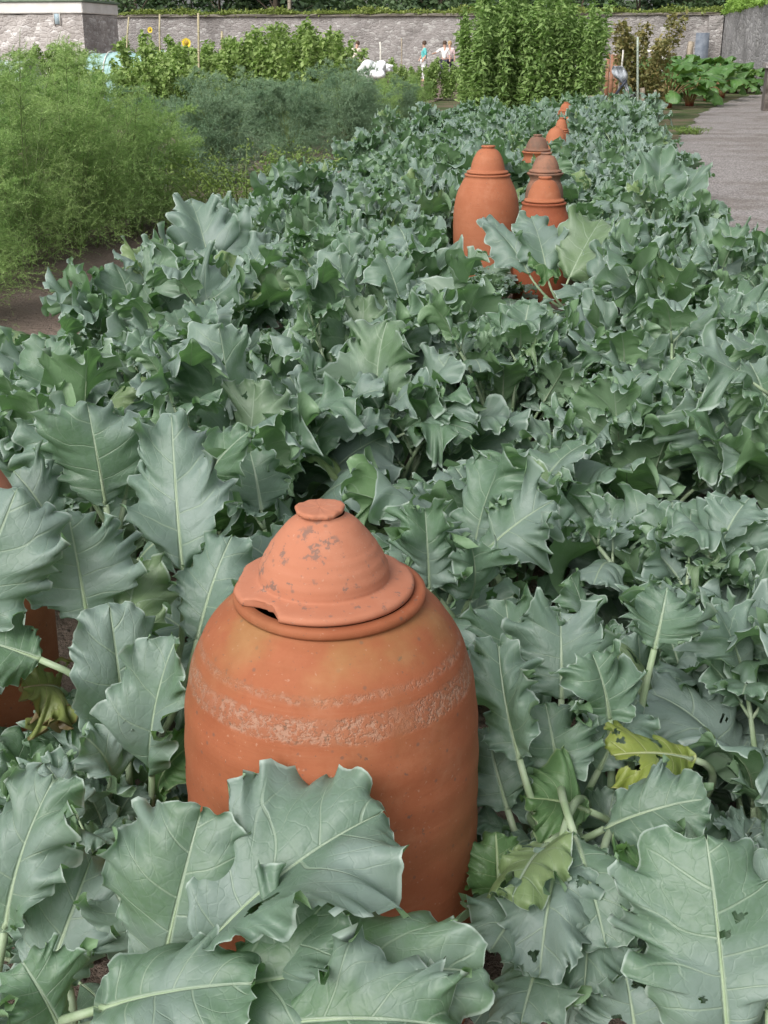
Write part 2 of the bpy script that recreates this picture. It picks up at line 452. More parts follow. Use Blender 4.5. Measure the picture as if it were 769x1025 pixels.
# ------------------------------------------------------------------ mesh helpers
class MB:
    """collects vertices, faces and per-vertex attributes; build() links ONE mesh object"""

    def __init__(self):
        self.v, self.q, self.t, self.lf, self.lx, self.n = [], [], [], [], [], 0
        self.mi_q, self.mi_t = [], []

    def add(self, verts, quads=None, tris=None, lf=None, lx=None, mat=0):
        verts = np.asarray(verts, np.float32).reshape(-1, 3)
        m = len(verts)
        self.v.append(verts)
        self.lf.append(np.zeros((m, 3), np.float32) if lf is None else np.asarray(lf, np.float32).reshape(-1, 3))
        self.lx.append(verts if lx is None else np.asarray(lx, np.float32).reshape(-1, 3))
        if quads is not None and len(quads):
            q = np.asarray(quads, np.int32).reshape(-1, 4) + self.n
            self.q.append(q)
            self.mi_q.append(np.full(len(q), mat, np.int32))
        if tris is not None and len(tris):
            q = np.asarray(tris, np.int32).reshape(-1, 3) + self.n
            self.t.append(q)
            self.mi_t.append(np.full(len(q), mat, np.int32))
        self.n += m

    def mesh(self, name, mats, smooth=True):
        me = bpy.data.meshes.new(name)
        V = np.concatenate(self.v)
        Q = np.concatenate(self.q) if self.q else np.zeros((0, 4), np.int32)
        T = np.concatenate(self.t) if self.t else np.zeros((0, 3), np.int32)
        me.vertices.add(len(V))
        me.vertices.foreach_set('co', V.ravel())
        me.loops.add(Q.size + T.size)
        me.loops.foreach_set('vertex_index', np.concatenate([Q.ravel(), T.ravel()]))
        me.polygons.add(len(Q) + len(T))
        st = np.concatenate([np.arange(len(Q)) * 4, Q.size + np.arange(len(T)) * 3]).astype(np.int32)
        me.polygons.foreach_set('loop_start', st)
        mi = np.concatenate(self.mi_q + self.mi_t) if (self.mi_q or self.mi_t) else np.zeros(0, np.int32)
        for nm, arr in (('lf', self.lf), ('lx', self.lx)):
            at = me.attributes.new(nm, 'FLOAT_VECTOR', 'POINT')
            at.data.foreach_set('vector', np.concatenate(arr).ravel())
        me.update(calc_edges=True)
        for m in (mats if isinstance(mats, (list, tuple)) else [mats]):
            me.materials.append(m)
        me.polygons.foreach_set('material_index', mi)
        me.polygons.foreach_set('use_smooth', np.full(len(me.polygons), smooth))
        return me

    def build(self, name, mats, parent=None, smooth=True):
        return link(name, self.mesh(name, mats, smooth), parent)


def link(name, me, parent=None):
    o = bpy.data.objects.new(name, me)
    C.objects.link(o)
    if parent is not None:
        o.parent = parent
    return o


def tag(o, label=None, cat=None, group=None, kind=None):
    if label:
        o['label'] = label
    if cat:
        o['category'] = cat
    if group:
        o['group'] = group
    if kind:
        o['kind'] = kind
    return o


def empty(name, loc=(0, 0, 0), rz=0.0):
    o = bpy.data.objects.new(name, None)
    C.objects.link(o)
    o.empty_display_size = 0.1
    o.location = [float(x) for x in loc]
    o.rotation_euler = (0, 0, rz)
    return o


def dup(root, loc, rz=0.0, scale=(1, 1, 1)):
    r = root.copy()
    C.objects.link(r)
    r.location = [float(x) for x in loc]
    r.rotation_euler = (0, 0, rz)
    r.scale = scale
    for ch in list(root.children):
        c = ch.copy()
        C.objects.link(c)
        c.parent = r
        for g in list(ch.children):
            d = g.copy()
            C.objects.link(d)
            d.parent = c
    return r


def unit(a):
    a = np.asarray(a, float)
    return a / (np.linalg.norm(a) + 1e-12)


def tube(mb, pts, rad, seg=8, rn=0.5, mat=0, cap=True):
    pts = np.asarray(pts, float)
    n = len(pts)
    rad = np.full(n, rad) if np.isscalar(rad) else np.asarray(rad, float)
    tan = np.gradient(pts, axis=0)
    ref = np.array([0.3, 0.8, 0.5])
    out = []
    a = np.linspace(0, 2 * PI, seg, endpoint=False)
    u = None
    for i in range(n):
        t_ = unit(tan[i])
        if u is None:
            u = unit(np.cross(t_, ref if abs(t_ @ unit(ref)) < 0.9 else np.array([1.0, 0, 0])))
        u = unit(u - t_ * (u @ t_))
        w = np.cross(t_, u)
        out.append(pts[i] + rad[i] * (np.cos(a)[:, None] * u + np.sin(a)[:, None] * w))
    V = np.concatenate(out)
    q = []
    for i in range(n - 1):
        for j in range(seg):
            k = (j + 1) % seg
            q.append((i * seg + j, i * seg + k, (i + 1) * seg + k, (i + 1) * seg + j))
    tr = []
    if cap:
        V = np.concatenate([V, pts[:1], pts[-1:]])
        for j in range(seg):
            k = (j + 1) % seg
            tr.append((n * seg, k, j))
            tr.append((n * seg + 1, (n - 1) * seg + j, (n - 1) * seg + k))
    mb.add(V, q, tr, np.tile([0, 0, rn], (len(V), 1)), mat=mat)


def box(mb, c, s, rz=0.0, mat=0, bev=0.0):
    c, (sx, sy, sz) = np.asarray(c, float), [x / 2 for x in s]
    R = np.array([[math.cos(rz), -math.sin(rz), 0], [math.sin(rz), math.cos(rz), 0], [0, 0, 1]])
    b = min(bev, sx * .9, sy * .9, sz * .9)
    if b <= 0:
        V = np.array([(x, y, z) for z in (-sz, sz) for y in (-sy, sy) for x in (-sx, sx)])
        q = [(0, 2, 3, 1), (4, 5, 7, 6), (0, 1, 5, 4), (1, 3, 7, 5), (3, 2, 6, 7), (2, 0, 4, 6)]
        mb.add(V @ R.T + c, q, mat=mat)
        return
    import bmesh
    bm = bmesh.new()
    bmesh.ops.create_cube(bm, size=1.0)
    for v in bm.verts:
        v.co = Vector((v.co.x * 2 * sx, v.co.y * 2 * sy, v.co.z * 2 * sz))
    bmesh.ops.bevel(bm, geom=bm.edges[:], offset=b, segments=2, affect='EDGES')
    bmesh.ops.triangulate(bm, faces=bm.faces[:])
    V = np.array([v.co for v in bm.verts])
    bm.verts.index_update()
    mb.add(V @ R.T + c, None, [[v.index for v in f.verts] for f in bm.faces], mat=mat)
    bm.free()


# ------------------------------------------------------------------ broad ruffled leaves
def leaf(mb, sb, o, T, N, L, W, rng, nv=30, nu=17, lobe=0.2, teeth=0.06, ruf=0.03, cup=0.35, bend=0.8, roll=0.3,
         twist=0.0, sweep=0.5, pa=0.62, pb=0.42, holes=0, mat=0, rib=0.0045, fr=5.0, rn=None, chew=0):
    """one blade: base o, start tangent T, upper-side normal N; margins lobed, toothed and ruffled"""
    T = unit(T)
    N = unit(np.asarray(N, float) - T * (np.asarray(N, float) @ T))
    S = np.cross(T, N)
    rn = rng.random() if rn is None else rn
    v = np.linspace(0, 1, nv)
    u = np.linspace(-1, 1, nu)
    s = np.sign(u) * np.abs(u) ** (0.7 if nu < 40 else 0.85)
    fade = np.sin(PI * np.clip(v, 0, 1)) ** .6
    qy = rng.uniform(.74, .98)

    def side():
        ph = rng.uniform(0, 2 * PI, 8)
        f = rng.uniform(0.85, 1.2, 6)
        wv = v + .025 * np.sin(2 * PI * 1.7 * v + ph[6])
        nl = fr * f[1]
        arg = PI * nl * wv + ph[1]
        lo = np.abs(np.sin(arg)) ** .5 - .76
        lo = lo + .25 * np.sin(2 * PI * 1.3 * f[0] * v + ph[0])
        ft = 3.1 * fr if nv > 40 else 2.2 * fr
        te = np.abs(np.sin(PI * ft * f[2] * wv + ph[2])) ** .8 - .6
        if nv > 60:
            te = te + .4 * (np.abs(np.sin(PI * 2.3 * ft * f[3] * wv + ph[3])) - .6)
        k = 1 + (1.25 * lobe * lo + 1.0 * teeth * te) * fade
        ex = W / 2 * np.sin(PI * v) ** .8 * np.minimum(1.0, .62 + 1.0 * v)
        ey = L * (.5 - .5 * np.cos(PI * v)) ** qy
        cy = .42 * L
        return np.maximum(ex * k, .0008), cy + (ey - cy) * (1 + (k - 1) * np.clip(v * 3, 0, 1)), ph, arg

    wl, yl, pl, al = side()
    wr, yr, pr, ar = side()
    Vv, Ss = np.meshgrid(v, s, indexing='ij')
    right = Ss > 0
    a = np.abs(Ss)
    w = np.where(right, wr[:, None], wl[:, None])
    ye = np.where(right, yr[:, None], yl[:, None])
    ym = (L * .965 * (.35 * v + .65 * v ** 1.7))[:, None]
    x = Ss * w
    y = ym + (ye - ym) * (a ** (1.0 + .35 * (1 - sweep)))
    lx = np.stack([x, y, np.zeros_like(x) + rn * 3], -1)
    env = fade[:, None] * np.clip(.25 + 1.3 * Vv, 0, 1)
    p0 = np.where(right, 2 * PI * 1.1 * Vv + pr[7], 2 * PI * 1.1 * Vv + pl[7])
    p1 = np.where(right, ar[:, None], al[:, None])
    p2 = p1 * 2.0 + np.where(right, pr[5], pl[5])
    p3 = p1 * 4.7 + np.where(right, pr[3], pl[3])
    A = ruf * env
    n = A * (0.65 * a ** 1.7 * np.sin(p0) + 0.85 * a ** 2.8 * np.tanh(1.9 * np.sin(p1)) + 0.5 * a ** 5 * np.tanh(1.5 * np.sin(p2)) + (0.42 * a ** 7 * np.sin(p3) if nv > 44 else 0))
    y = y + A * 0.10 * a ** 4 * np.cos(p1)
    x = x * (1 - 0.16 * a ** 3 * np.sin(p1) ** 2) 
    n = n + 0.0018 * np.sin(2 * PI * 5 * (Vv - rn / 5) + np.where(right, .23, -.23) * 2 * PI) * np.sin(PI * a) * min(1, L / .2)
    n = n + 0.05 * L * np.sin(2 * PI * (0.9 * Vv + 0.5 * Ss) + pl[2]) * a
    cl = cup + 0.28 * np.sin(2 * PI * 0.8 * Vv + np.where(right, pr[6], pl[6]))
    ang = cl - roll * a ** 2 * 1.4
    n = n + np.abs(x) * np.sin(ang)
    x = x * np.cos(ang)
    # bend along the midrib
    tt = np.linspace(0, 1.6, 97)
    aa = bend * tt + 0.25 * bend * tt ** 2 - 0.1 * bend
    yc = np.concatenate([[0], np.cumsum(np.cos((aa[1:] + aa[:-1]) / 2))]) * (tt[1] * L)
    zc = -np.concatenate([[0], np.cumsum(np.sin((aa[1:] + aa[:-1]) / 2))]) * (tt[1] * L)
    tq = np.clip(y / L, 0, 1.6)
    ab = np.interp(tq, tt, aa)
    Y = np.interp(tq, tt, yc) + n * np.sin(ab) + np.minimum(y, 0)
    Z = np.interp(tq, tt, zc) + n * np.cos(ab)
    if twist:
        tw = twist * tq
        x, Z = x * np.cos(tw) - Z * np.sin(tw), x * np.sin(tw) + Z * np.cos(tw)
    P = np.asarray(o, float) + x[..., None] * S + Y[..., None] * T + Z[..., None] * N
    for _ in range(nv // 16):
        P[1:-1] = .25 * P[:-2] + .5 * P[1:-1] + .25 * P[2:]
    # fine frill and teeth at the margin, on top of the smoothed lobes
    gv, gu = np.gradient(P, axis=0), np.gradient(P, axis=1)
    nr = np.cross(gu, gv)
    nr /= np.linalg.norm(nr, axis=2)[..., None] + 1e-9
    edge_v = P - P[:, nu // 2][:, None]
    kf = 2.7 if nv > 70 else 2.2
    fr1 = np.sin(p1 * kf + p0) * .7 + np.sin(p1 * kf * 1.73 + 1.3 * p0 + 1) * .5
    P = P + nr * (ruf * .42 * env * a ** 5 * fr1)[..., None]
    tt2 = np.abs(np.sin(p1 * (2.6 if nv > 70 else 1.9) + .8 * p0)) ** .6 - .6 + (.5 * (np.abs(np.sin(p1 * 5.7 + p0)) - .6) if nv > 70 else 0)
    P = P + edge_v * (a ** 5 * (teeth * .9 + .02) * tt2 * fade[:, None])[..., None]
    idx = np.arange(nv * nu).reshape(nv, nu)
    q = np.stack([idx[:-1, :-1], idx[:-1, 1:], idx[1:, 1:], idx[1:, :-1]], -1).reshape(-1, 4)
    keep = np.ones(len(q), bool)
    cxy = lx[..., :2].reshape(-1, 2)[q].mean(1)
    for _ in range(holes):
        i = rng.integers(int(nv * .25), int(nv * .9))
        j = rng.integers(2, nu - 2)
        c = lx[i, j, :2]
        r = rng.uniform(0.0045, 0.012)
        dx = (cxy - c) * np.array([1, rng.uniform(.6, 1.5)])
        th = np.arctan2(dx[:, 1], dx[:, 0])
        keep &= np.hypot(dx[:, 0], dx[:, 1]) > r * (1 + .35 * np.sin(3 * th + i))
    for _ in range(chew):
        i = rng.integers(int(nv * .3), int(nv * .95))
        j = 0 if rng.random() < .5 else nu - 1
        c = lx[i, j, :2]
        r = rng.uniform(0.008, 0.02)
        dx = cxy - c
        th = np.arctan2(dx[:, 1], dx[:, 0])
        keep &= np.hypot(dx[:, 0], dx[:, 1]) > r * (1 + .3 * np.sin(4 * th + i))
    lf = np.stack([Ss, Vv, np.full_like(Vv, rn)], -1)
    mb.add(P.reshape(-1, 3), q[keep], None, lf, lx, mat)
    if sb is not None and rib > 0:
        k = np.linspace(0, int(nv * 0.78), 9).astype(int)
        mid = P[k, nu // 2] - N * 0.0 
        # sink the rib under the blade
        dT = np.gradient(mid, axis=0)
        dS = P[k, min(nu - 1, nu // 2 + 1)] - P[k, max(0, nu // 2 - 1)]
        nn = np.cross(dS, dT)
        nn /= np.linalg.norm(nn, axis=1)[:, None] + 1e-9
        rr = np.linspace(rib * .8, rib * 0.1, len(k))
        tube(sb, mid - nn * (rr * 0.55)[:, None], rr, 6, rn)
    return P


def bez(p0, p1, p2, n=8):
    t = np.linspace(0, 1, n)[:, None]
    return (1 - t) ** 2 * np.asarray(p0) + 2 * t * (1 - t) * np.asarray(p1) + t ** 2 * np.asarray(p2)


def kale_plant(seed, nv=26, nu=15, nbig=13, nsmall=12, hs=1.0, stemmy=0.4, L0=(0.24, 0.40), seg=7):
    rng = np.random.default_rng(seed)
    fb, sb = MB(), MB()
    az0 = rng.uniform(0, 6.28)
    for i in range(nbig):
        k = i / max(1, nbig - 1)
        az = az0 + i * 2.399 + rng.normal(0, .22)
        tilt = math.radians(6 + 64 * k ** 1.05 + rng.normal(0, 7)) if i < nbig - 4 else math.radians(rng.uniform(68, 92))
        out = np.array([math.cos(az), math.sin(az), 0.0])
        z = np.array([0, 0, 1.0])
        d0 = unit(z * math.cos(tilt * .55) + out * math.sin(tilt * .55))
        T = unit(z * math.cos(tilt) + out * math.sin(tilt))
        N = unit(z * math.sin(tilt) - out * math.cos(tilt))
        if rng.random() < .25:
            N = unit(N + np.cross(T, N) * rng.normal(0, .9))
        sl = hs * rng.uniform(.16, .33) * (1 - .25 * k)
        L = hs * rng.uniform(*L0)
        W = L * rng.uniform(.74, 1.05)
        b = out * rng.uniform(.02, .09) + np.array([0, 0, .01])
        e = b + d0 * sl * .55 + T * sl * .5
        rb = hs * rng.uniform(.006, .0095)
        tube(sb, bez(b, b + d0 * sl * .6, e, 7), np.linspace(rb * 1.35, rb * .62, 7), seg)
        leaf(fb, sb, e, T, N, L, W, rng, nv, nu, lobe=rng.uniform(.22, .42), teeth=rng.uniform(.09, .17),
             ruf=L * rng.uniform(.11, .24), cup=rng.uniform(.05, .6), bend=rng.uniform(.15, 1.25), roll=rng.uniform(-.1, .55),
             twist=rng.normal(0, .35), sweep=rng.uniform(.4, .7), rib=rb * .6, fr=rng.uniform(4.0, 6.2),
             holes=int(rng.integers(0, 4)) if nv > 30 else 0, chew=int(rng.random() < .4) if nv > 30 else 0)
    ns = max(2, int(nsmall / 4))
    for j in range(ns):
        az = rng.uniform(0, 6.28)
        out = np.array([math.cos(az), math.sin(az), 0.0])
        h = hs * rng.uniform(.26, .50)
        top = out * rng.uniform(.05, .24) * hs + np.array([0, 0, h])
        pts = bez(out * .02, out * .06 + np.array([0, 0, h * .6]), top, 8)
        tube(sb, pts, np.linspace(.009, .005, 8) * hs, seg)
        for m in range(4 + int(rng.integers(0, 3))):
            a2 = az + m * 2.2 + rng.normal(0, .4)
            o2 = np.array([math.cos(a2), math.sin(a2), 0.0])
            tl = rng.uniform(.25, 1.15)
            T = unit(np.array([0, 0, math.cos(tl)]) + o2 * math.sin(tl))
            N = unit(np.array([0, 0, math.sin(tl)]) - o2 * math.cos(tl))
            L = hs * rng.uniform(.09, .19)
            at = pts[-1 - min(3, m // 2)]
            e = at + T * L * .3
            tube(sb, np.stack([at, at + T * L * .15, e]), [.0045 * hs, .004 * hs, .003 * hs], 6)
            leaf(fb, sb, e, T, N, L, L * rng.uniform(.8, 1.15), rng, max(12, int(nv * .8)), max(9, int(nu * .8) | 1),
                 lobe=rng.uniform(.24, .38), teeth=rng.uniform(.12, .2), ruf=L * rng.uniform(.15, .28), cup=rng.uniform(.1, .7),
                 bend=rng.uniform(.2, 1.3), roll=rng.uniform(0, .6), rib=.0024 * hs, fr=rng.uniform(3.6, 5.2))
    return fb, sb


# ------------------------------------------------------------------ setting
def sheet(name, pts, z, mat, nx=1):
    mb = MB()
    mb.add([(p[0], p[1], z) for p in pts], None, None)
    me = bpy.data.meshes.new(name)
    me.from_pydata([(float(p[0]), float(p[1]), float(z)) for p in pts], [], [list(range(len(pts)))])
    me.materials.append(MATS[mat])
    o = link(name, me)
    tag(o, kind='structure')
    return o


sheet('ground', [(-400, -60), (400, -60), (400, 500), (-400, 500)], 0.0, 'rough_ground')


def lumpy_sheet(name, x0, x1, y0, y1, z, amp, mat, dx, seed):
    rng = np.random.default_rng(seed)
    nx, ny = int((x1 - x0) / dx) + 1, int((y1 - y0) / dx) + 1
    X, Y = np.meshgrid(np.linspace(x0, x1, nx), np.linspace(y0, y1, ny), indexing='xy')
    Z = np.zeros_like(X)
    for f, a in ((1.3, .5), (3.1, .3), (7.0, .2), (17.0, .15)):
        for _ in range(3):
            th, ph = rng.uniform(0, 6.28, 2)
            Z += a / 3 * np.sin(f * (X * math.cos(th) + Y * math.sin(th)) + ph)
    Z = z + amp * Z
    idx = np.arange(nx * ny).reshape(ny, nx)
    q = np.stack([idx[:-1, :-1], idx[:-1, 1:], idx[1:, 1:], idx[1:, :-1]], -1).reshape(-1, 4)
    mb = MB()
    mb.add(np.stack([X, Y, Z], -1).reshape(-1, 3), q)
    o = mb.build(name, MATS[mat])
    tag(o, kind='structure')
    return o


lumpy_sheet('soil_bed', -4.6, 1.08, -1.0, 26.0, 0.03, 0.025, 'soil', 0.1, 3)
# gravel path: its left edge swings right past the kale bed
pe = [(1.12, -3), (1.14, 6), (1.10, 9), (1.08, 11), (1.05, 13), (1.08, 16), (1.2, 19), (1.5, 22), (2.0, 26), (2.45, 30), (3.2, 34),
      (4.0, 38), (4.9, 41.5), (5.7, 43), (5.7, -3)]
rg = np.random.default_rng(8)
fine = []
for (a, b) in zip(pe[:13], pe[1:14]):
    nseg = max(2, int(math.hypot(b[0] - a[0], b[1] - a[1]) / .12))
    for q in range(nseg):
        f = q / nseg
        fine.append((a[0] * (1 - f) + b[0] * f + rg.normal(0, .025) + .04 * math.sin(9 * f + a[1]), a[1] * (1 - f) + b[1] * f))
sheet('gravel_path', fine + pe[13:], 0.012, 'gravel')
lumpy_sheet('vegetable_plot', -30, -4.55, 4.0, 60.0, 0.02, 0.02, 'soil', 0.5, 4)


# ------------------------------------------------------------------ stone walls
def rough_wall(name, p0, p1, z0, z1, th, mat, seg=0.5, seed=1, amp=.03, slope=None):
    """closed wall between two ground points with an uneven face and top"""
    rng = np.random.default_rng(seed)
    p0, p1 = np.array(p0, float), np.array(p1, float)
    d = p1 - p0
    L = np.hypot(*d)
    d /= L
    nrm = np.array([-d[1], d[0]])
    nx, nz = max(2, int(L / seg)), max(2, int((z1 - z0) / seg))
    mb = MB()
    xs = np.linspace(0, L, nx + 1)
    base = len(xs)
    prof = [(0, z0 + (z1 - z0) * k / nz) for k in range(nz + 1)] + [(th, z0 + (z1 - z0) * k / nz) for k in range(nz, -1, -1)]
    V = []
    for i, x_ in enumerate(xs):
        for k, (o_, z_) in enumerate(prof):
            zz = z_
            if slope is not None and z_ > z0:
                zz = z0 + (z_ - z0) * (slope(x_ / L))
            j = rng.normal(0, amp, 2) if z_ > z0 else (0, 0)
            pt = p0 + d * x_ + nrm * (o_ + j[0])
            V.append((pt[0], pt[1], zz + j[1] * .6))
    m = len(prof)
    q = []
    for i in range(nx):
        for k in range(m - 1):
            q.append((i * m + k, i * m + k + 1, (i + 1) * m + k + 1, (i + 1) * m + k))
    mb.add(V, q)
    ends = MB()
    n0 = len(V)
    qa = []
    for k in range(nz):
        qa.append((k, m - 1 - k, m - 2 - k, k + 1))
        o_ = nx * m
        qa.append((o_ + k + 1, o_ + m - 2 - k, o_ + m - 1 - k, o_ + k))
    mb.q.append(np.array(qa, np.int32))
    mb.mi_q.append(np.zeros(len(qa), np.int32))
    return mb.mesh(name, mat, False)


def leaf_scatter(mb, pts, size, rng, nrm_up=0.4, aspect=0.55, elong=1.0):
    """small bent pointed leaves (two quads each) at the given points"""
    pts = np.asarray(pts, float)
    m = len(pts)
    d = rng.normal(0, 1, (m, 3))
    d[:, 2] = d[:, 2] * .6 - .15
    d /= np.linalg.norm(d, axis=1)[:, None]
    up = rng.normal(0, .6, (m, 3)) + np.array([0, 0, nrm_up * 2])
    s = np.cross(d, up)
    s /= np.linalg.norm(s, axis=1)[:, None] + 1e-9
    n = np.cross(s, d)
    sz = (size * rng.uniform(.6, 1.35, m))[:, None] * elong
    w = sz * aspect * .5 / elong
    a = pts
    b = pts + d * sz * .5 + n * sz * .1
    c = pts + d * sz - n * sz * rng.uniform(-.05, .3, (m, 1))
    V = np.stack([a, b - s * w, b + s * w, c, pts + d * sz * .5 - n * sz * .02], 1).reshape(-1, 3)
    base = (np.arange(m) * 5)[:, None]
    tri = np.concatenate([base + np.array([0, 4, 1]), base + np.array([1, 4, 3]), base + np.array([0, 2, 4]), base + np.array([4, 2, 3])])
    rn = np.repeat(rng.random(m), 5)
    mb.add(V, None, tri, np.stack([np.zeros(m * 5), np.zeros(m * 5), rn], -1))


YW = 62.0
xl, xr = at_y(84, 20, YW)[0], 5.75
far = empty('stone_wall', ((xl + xr) / 2, YW, 0))
tag(far, 'long grey rubble stone garden wall closing the far end, ivy along its coping', 'wall')
cx = (xl + xr) / 2
rw = link('masonry', rough_wall('masonry', (xl - cx - 8, 0), (xr - cx, 0), -.05, 2.86, .6, STONE, .6, 5), far)
cp = link('coping', rough_wall('coping', (xl - cx - 8, -.12), (xr - cx, -.12), 2.862, 2.98, .84, simple('coping_stone', (0.10, 0.09, 0.075), (0.17, 0.15, 0.12), 3.0), .5, 6, .025), far)
rng = np.random.default_rng(11)
gm = MB()
nn = 11000
gx = rng.uniform(xl - 8, xr, nn)
hh = .22 + .16 * np.sin(gx * .7) * np.sin(gx * 1.9 + 1)
leaf_scatter(gm, np.stack([gx - cx, rng.uniform(-.1, .7, nn), 2.96 + rng.uniform(0, 1, nn) ** 1.5 * hh], -1), .16, rng)
iv = gm.build('creeper', IVY, far)

# stone shed-like stretch on the left, higher, with a concrete band and a blue hatch
YB = 52.0
bx0, bx1 = at_y(-160, 20, YB)[0], at_y(83, 20, YB)[0]
zb = at_y(50, 14, YB)[2]
zt = at_y(50, 2.5, YB)[2]
shed = empty('stone_outbuilding', ((bx0 + bx1) / 2, YB, 0))
tag(shed, 'pale stone outbuilding with a concrete band and blue hatch, left of the far wall', 'outbuilding')
hc = (bx0 + bx1) / 2
link('masonry', rough_wall('masonry', (bx0 - hc, 0), (bx1 - hc, 0), -.05, zb, 4.0, STONE2, .6, 8), shed)
mb = MB()
box(mb, (0, 1.96, (zb + zt) / 2 + .02), (bx1 - bx0 + .12, 4.12, zt - zb), bev=.03)
mb.build('concrete_band', CONC, shed, False)
mb = MB()
box(mb, (0, 1.96, zt + .07), (bx1 - bx0 + .3, 4.3, .09), bev=.02)
mb.build('roof_edge', simple('green_roof_edge', (0.12, 0.17, 0.12), (0.18, 0.24, 0.17), 4.0), shed, False)
hp = at_y(57, 15, YB - .03)
hm = MB()
box(hm, (hp[0] - hc, -.03, hp[2]), (.24, .05, .75), bev=.01)
hz = hm.build('hatch', BLUEW, shed)
fm = MB()
for sx_ in (-.14, .14):
    box(fm, (hp[0] - hc + sx_, -.045, hp[2]), (.045, .08, .84), bev=.008)
fm.build('hatch_frame', CONC, hz)

# right wall running towards the camera
rwl = empty('stone_wall', (5.78, 50, 0))
tag(rwl, 'grey rendered garden wall beside the gravel path, plants sprouting on its top', 'wall')
link('masonry', rough_wall('masonry', (0, 12.6), (0, -46), -.05, 3.0, .6, RENDERW, .55, 9, .03), rwl)
gm = MB()
nn = 14000
gy = 12.6 - rng.uniform(0, 1, nn) * 50
hh = .35 + .25 * np.sin(gy * .9)
leaf_scatter(gm, np.stack([rng.uniform(-.15, .6, nn), gy, 2.95 + rng.uniform(0, 1, nn) ** 1.5 * hh], -1), .17, rng)
gm.build('creeper', small_leaf_material('bright_wall_leaf', (0.14, 0.24, 0.04), (0.24, 0.38, 0.08), (0.25, 0.45, 0.06)), rwl)

bt = empty('buttress', (5.38, YW - .45, 0))
tag(bt, 'narrow stone buttress in the corner where the two walls meet', 'buttress')
link('masonry', rough_wall('masonry', (-.35, 0), (.33, 0), -.05, 2.84, .42, STONE, .3, 10), bt)

# dark stone pier by the path, at the right edge
pp = at_z(776, 112)
pier = empty('stone_pier', pp)
tag(pier, 'dark rough stone pier at the edge of the gravel path', 'pier')
link('shaft', rough_wall('shaft', (-.28, 0), (.32, 0), -.05, 1.0, .55, simple('dark_stone', (0.07, 0.06, 0.05), (0.16, 0.14, 0.125), 5.0, .95, .8, .05), .14, 12, .025), pier)
link('cap', rough_wall('cap', (-.34, -.06), (.38, -.06), 1.003, 1.12, .68, STONE, .14, 13, .012), pier)


# ------------------------------------------------------------------ forcing pots
def lathe(mb, prof, seg=128, rfun=None, zfun=None, mat=0):
    a = np.linspace(0, 2 * PI, seg, endpoint=False)
    prof = np.asarray(prof, float)
    n = len(prof)
    V = np.zeros((n, seg, 3))
    for i, (r, z) in enumerate(prof):
        rr = np.full(seg, r)
        zz = np.full(seg, z)
        if rfun is not None:
            rr = rfun(i, rr, a)
        if zfun is not None:
            zz = zfun(i, zz, a)
        V[i, :, 0], V[i, :, 1], V[i, :, 2] = rr * np.cos(a), rr * np.sin(a), zz
    idx = np.arange(n * seg).reshape(n, seg)
    nx = np.roll(idx, -1, axis=1)
    q = np.stack([idx[:-1], nx[:-1], nx[1:], idx[1:]], -1).reshape(-1, 4)
    mb.add(V.reshape(-1, 3), q, mat=mat)


def smooth_prof(pts, n):
    pts = np.asarray(pts, float)
    d = np.concatenate([[0], np.cumsum(np.hypot(*np.diff(pts, axis=0).T))])
    t_ = np.linspace(0, d[-1], n)
    # Catmull-Rom style through cubic hermite
    m = np.gradient(pts, d, axis=0)
    k = np.clip(np.searchsorted(d, t_, side='right') - 1, 0, len(pts) - 2)
    h = (d[k + 1] - d[k])[:, None]
    s_ = ((t_ - d[k]) / (d[k + 1] - d[k]))[:, None]
    return ((2 * s_ ** 3 - 3 * s_ ** 2 + 1) * pts[k] + (s_ ** 3 - 2 * s_ ** 2 + s_) * h * m[k] +
            (-2 * s_ ** 3 + 3 * s_ ** 2) * pts[k + 1] + (s_ ** 3 - s_ ** 2) * h * m[k + 1])


def noise1(a, rng, fs=(3, 5, 9, 14, 23, 37), amp=1.0):
    o = np.zeros_like(a)
    for f in fs:
        o += np.sin(f * a + rng.uniform(0, 6.28)) / f ** .6
    return amp * o


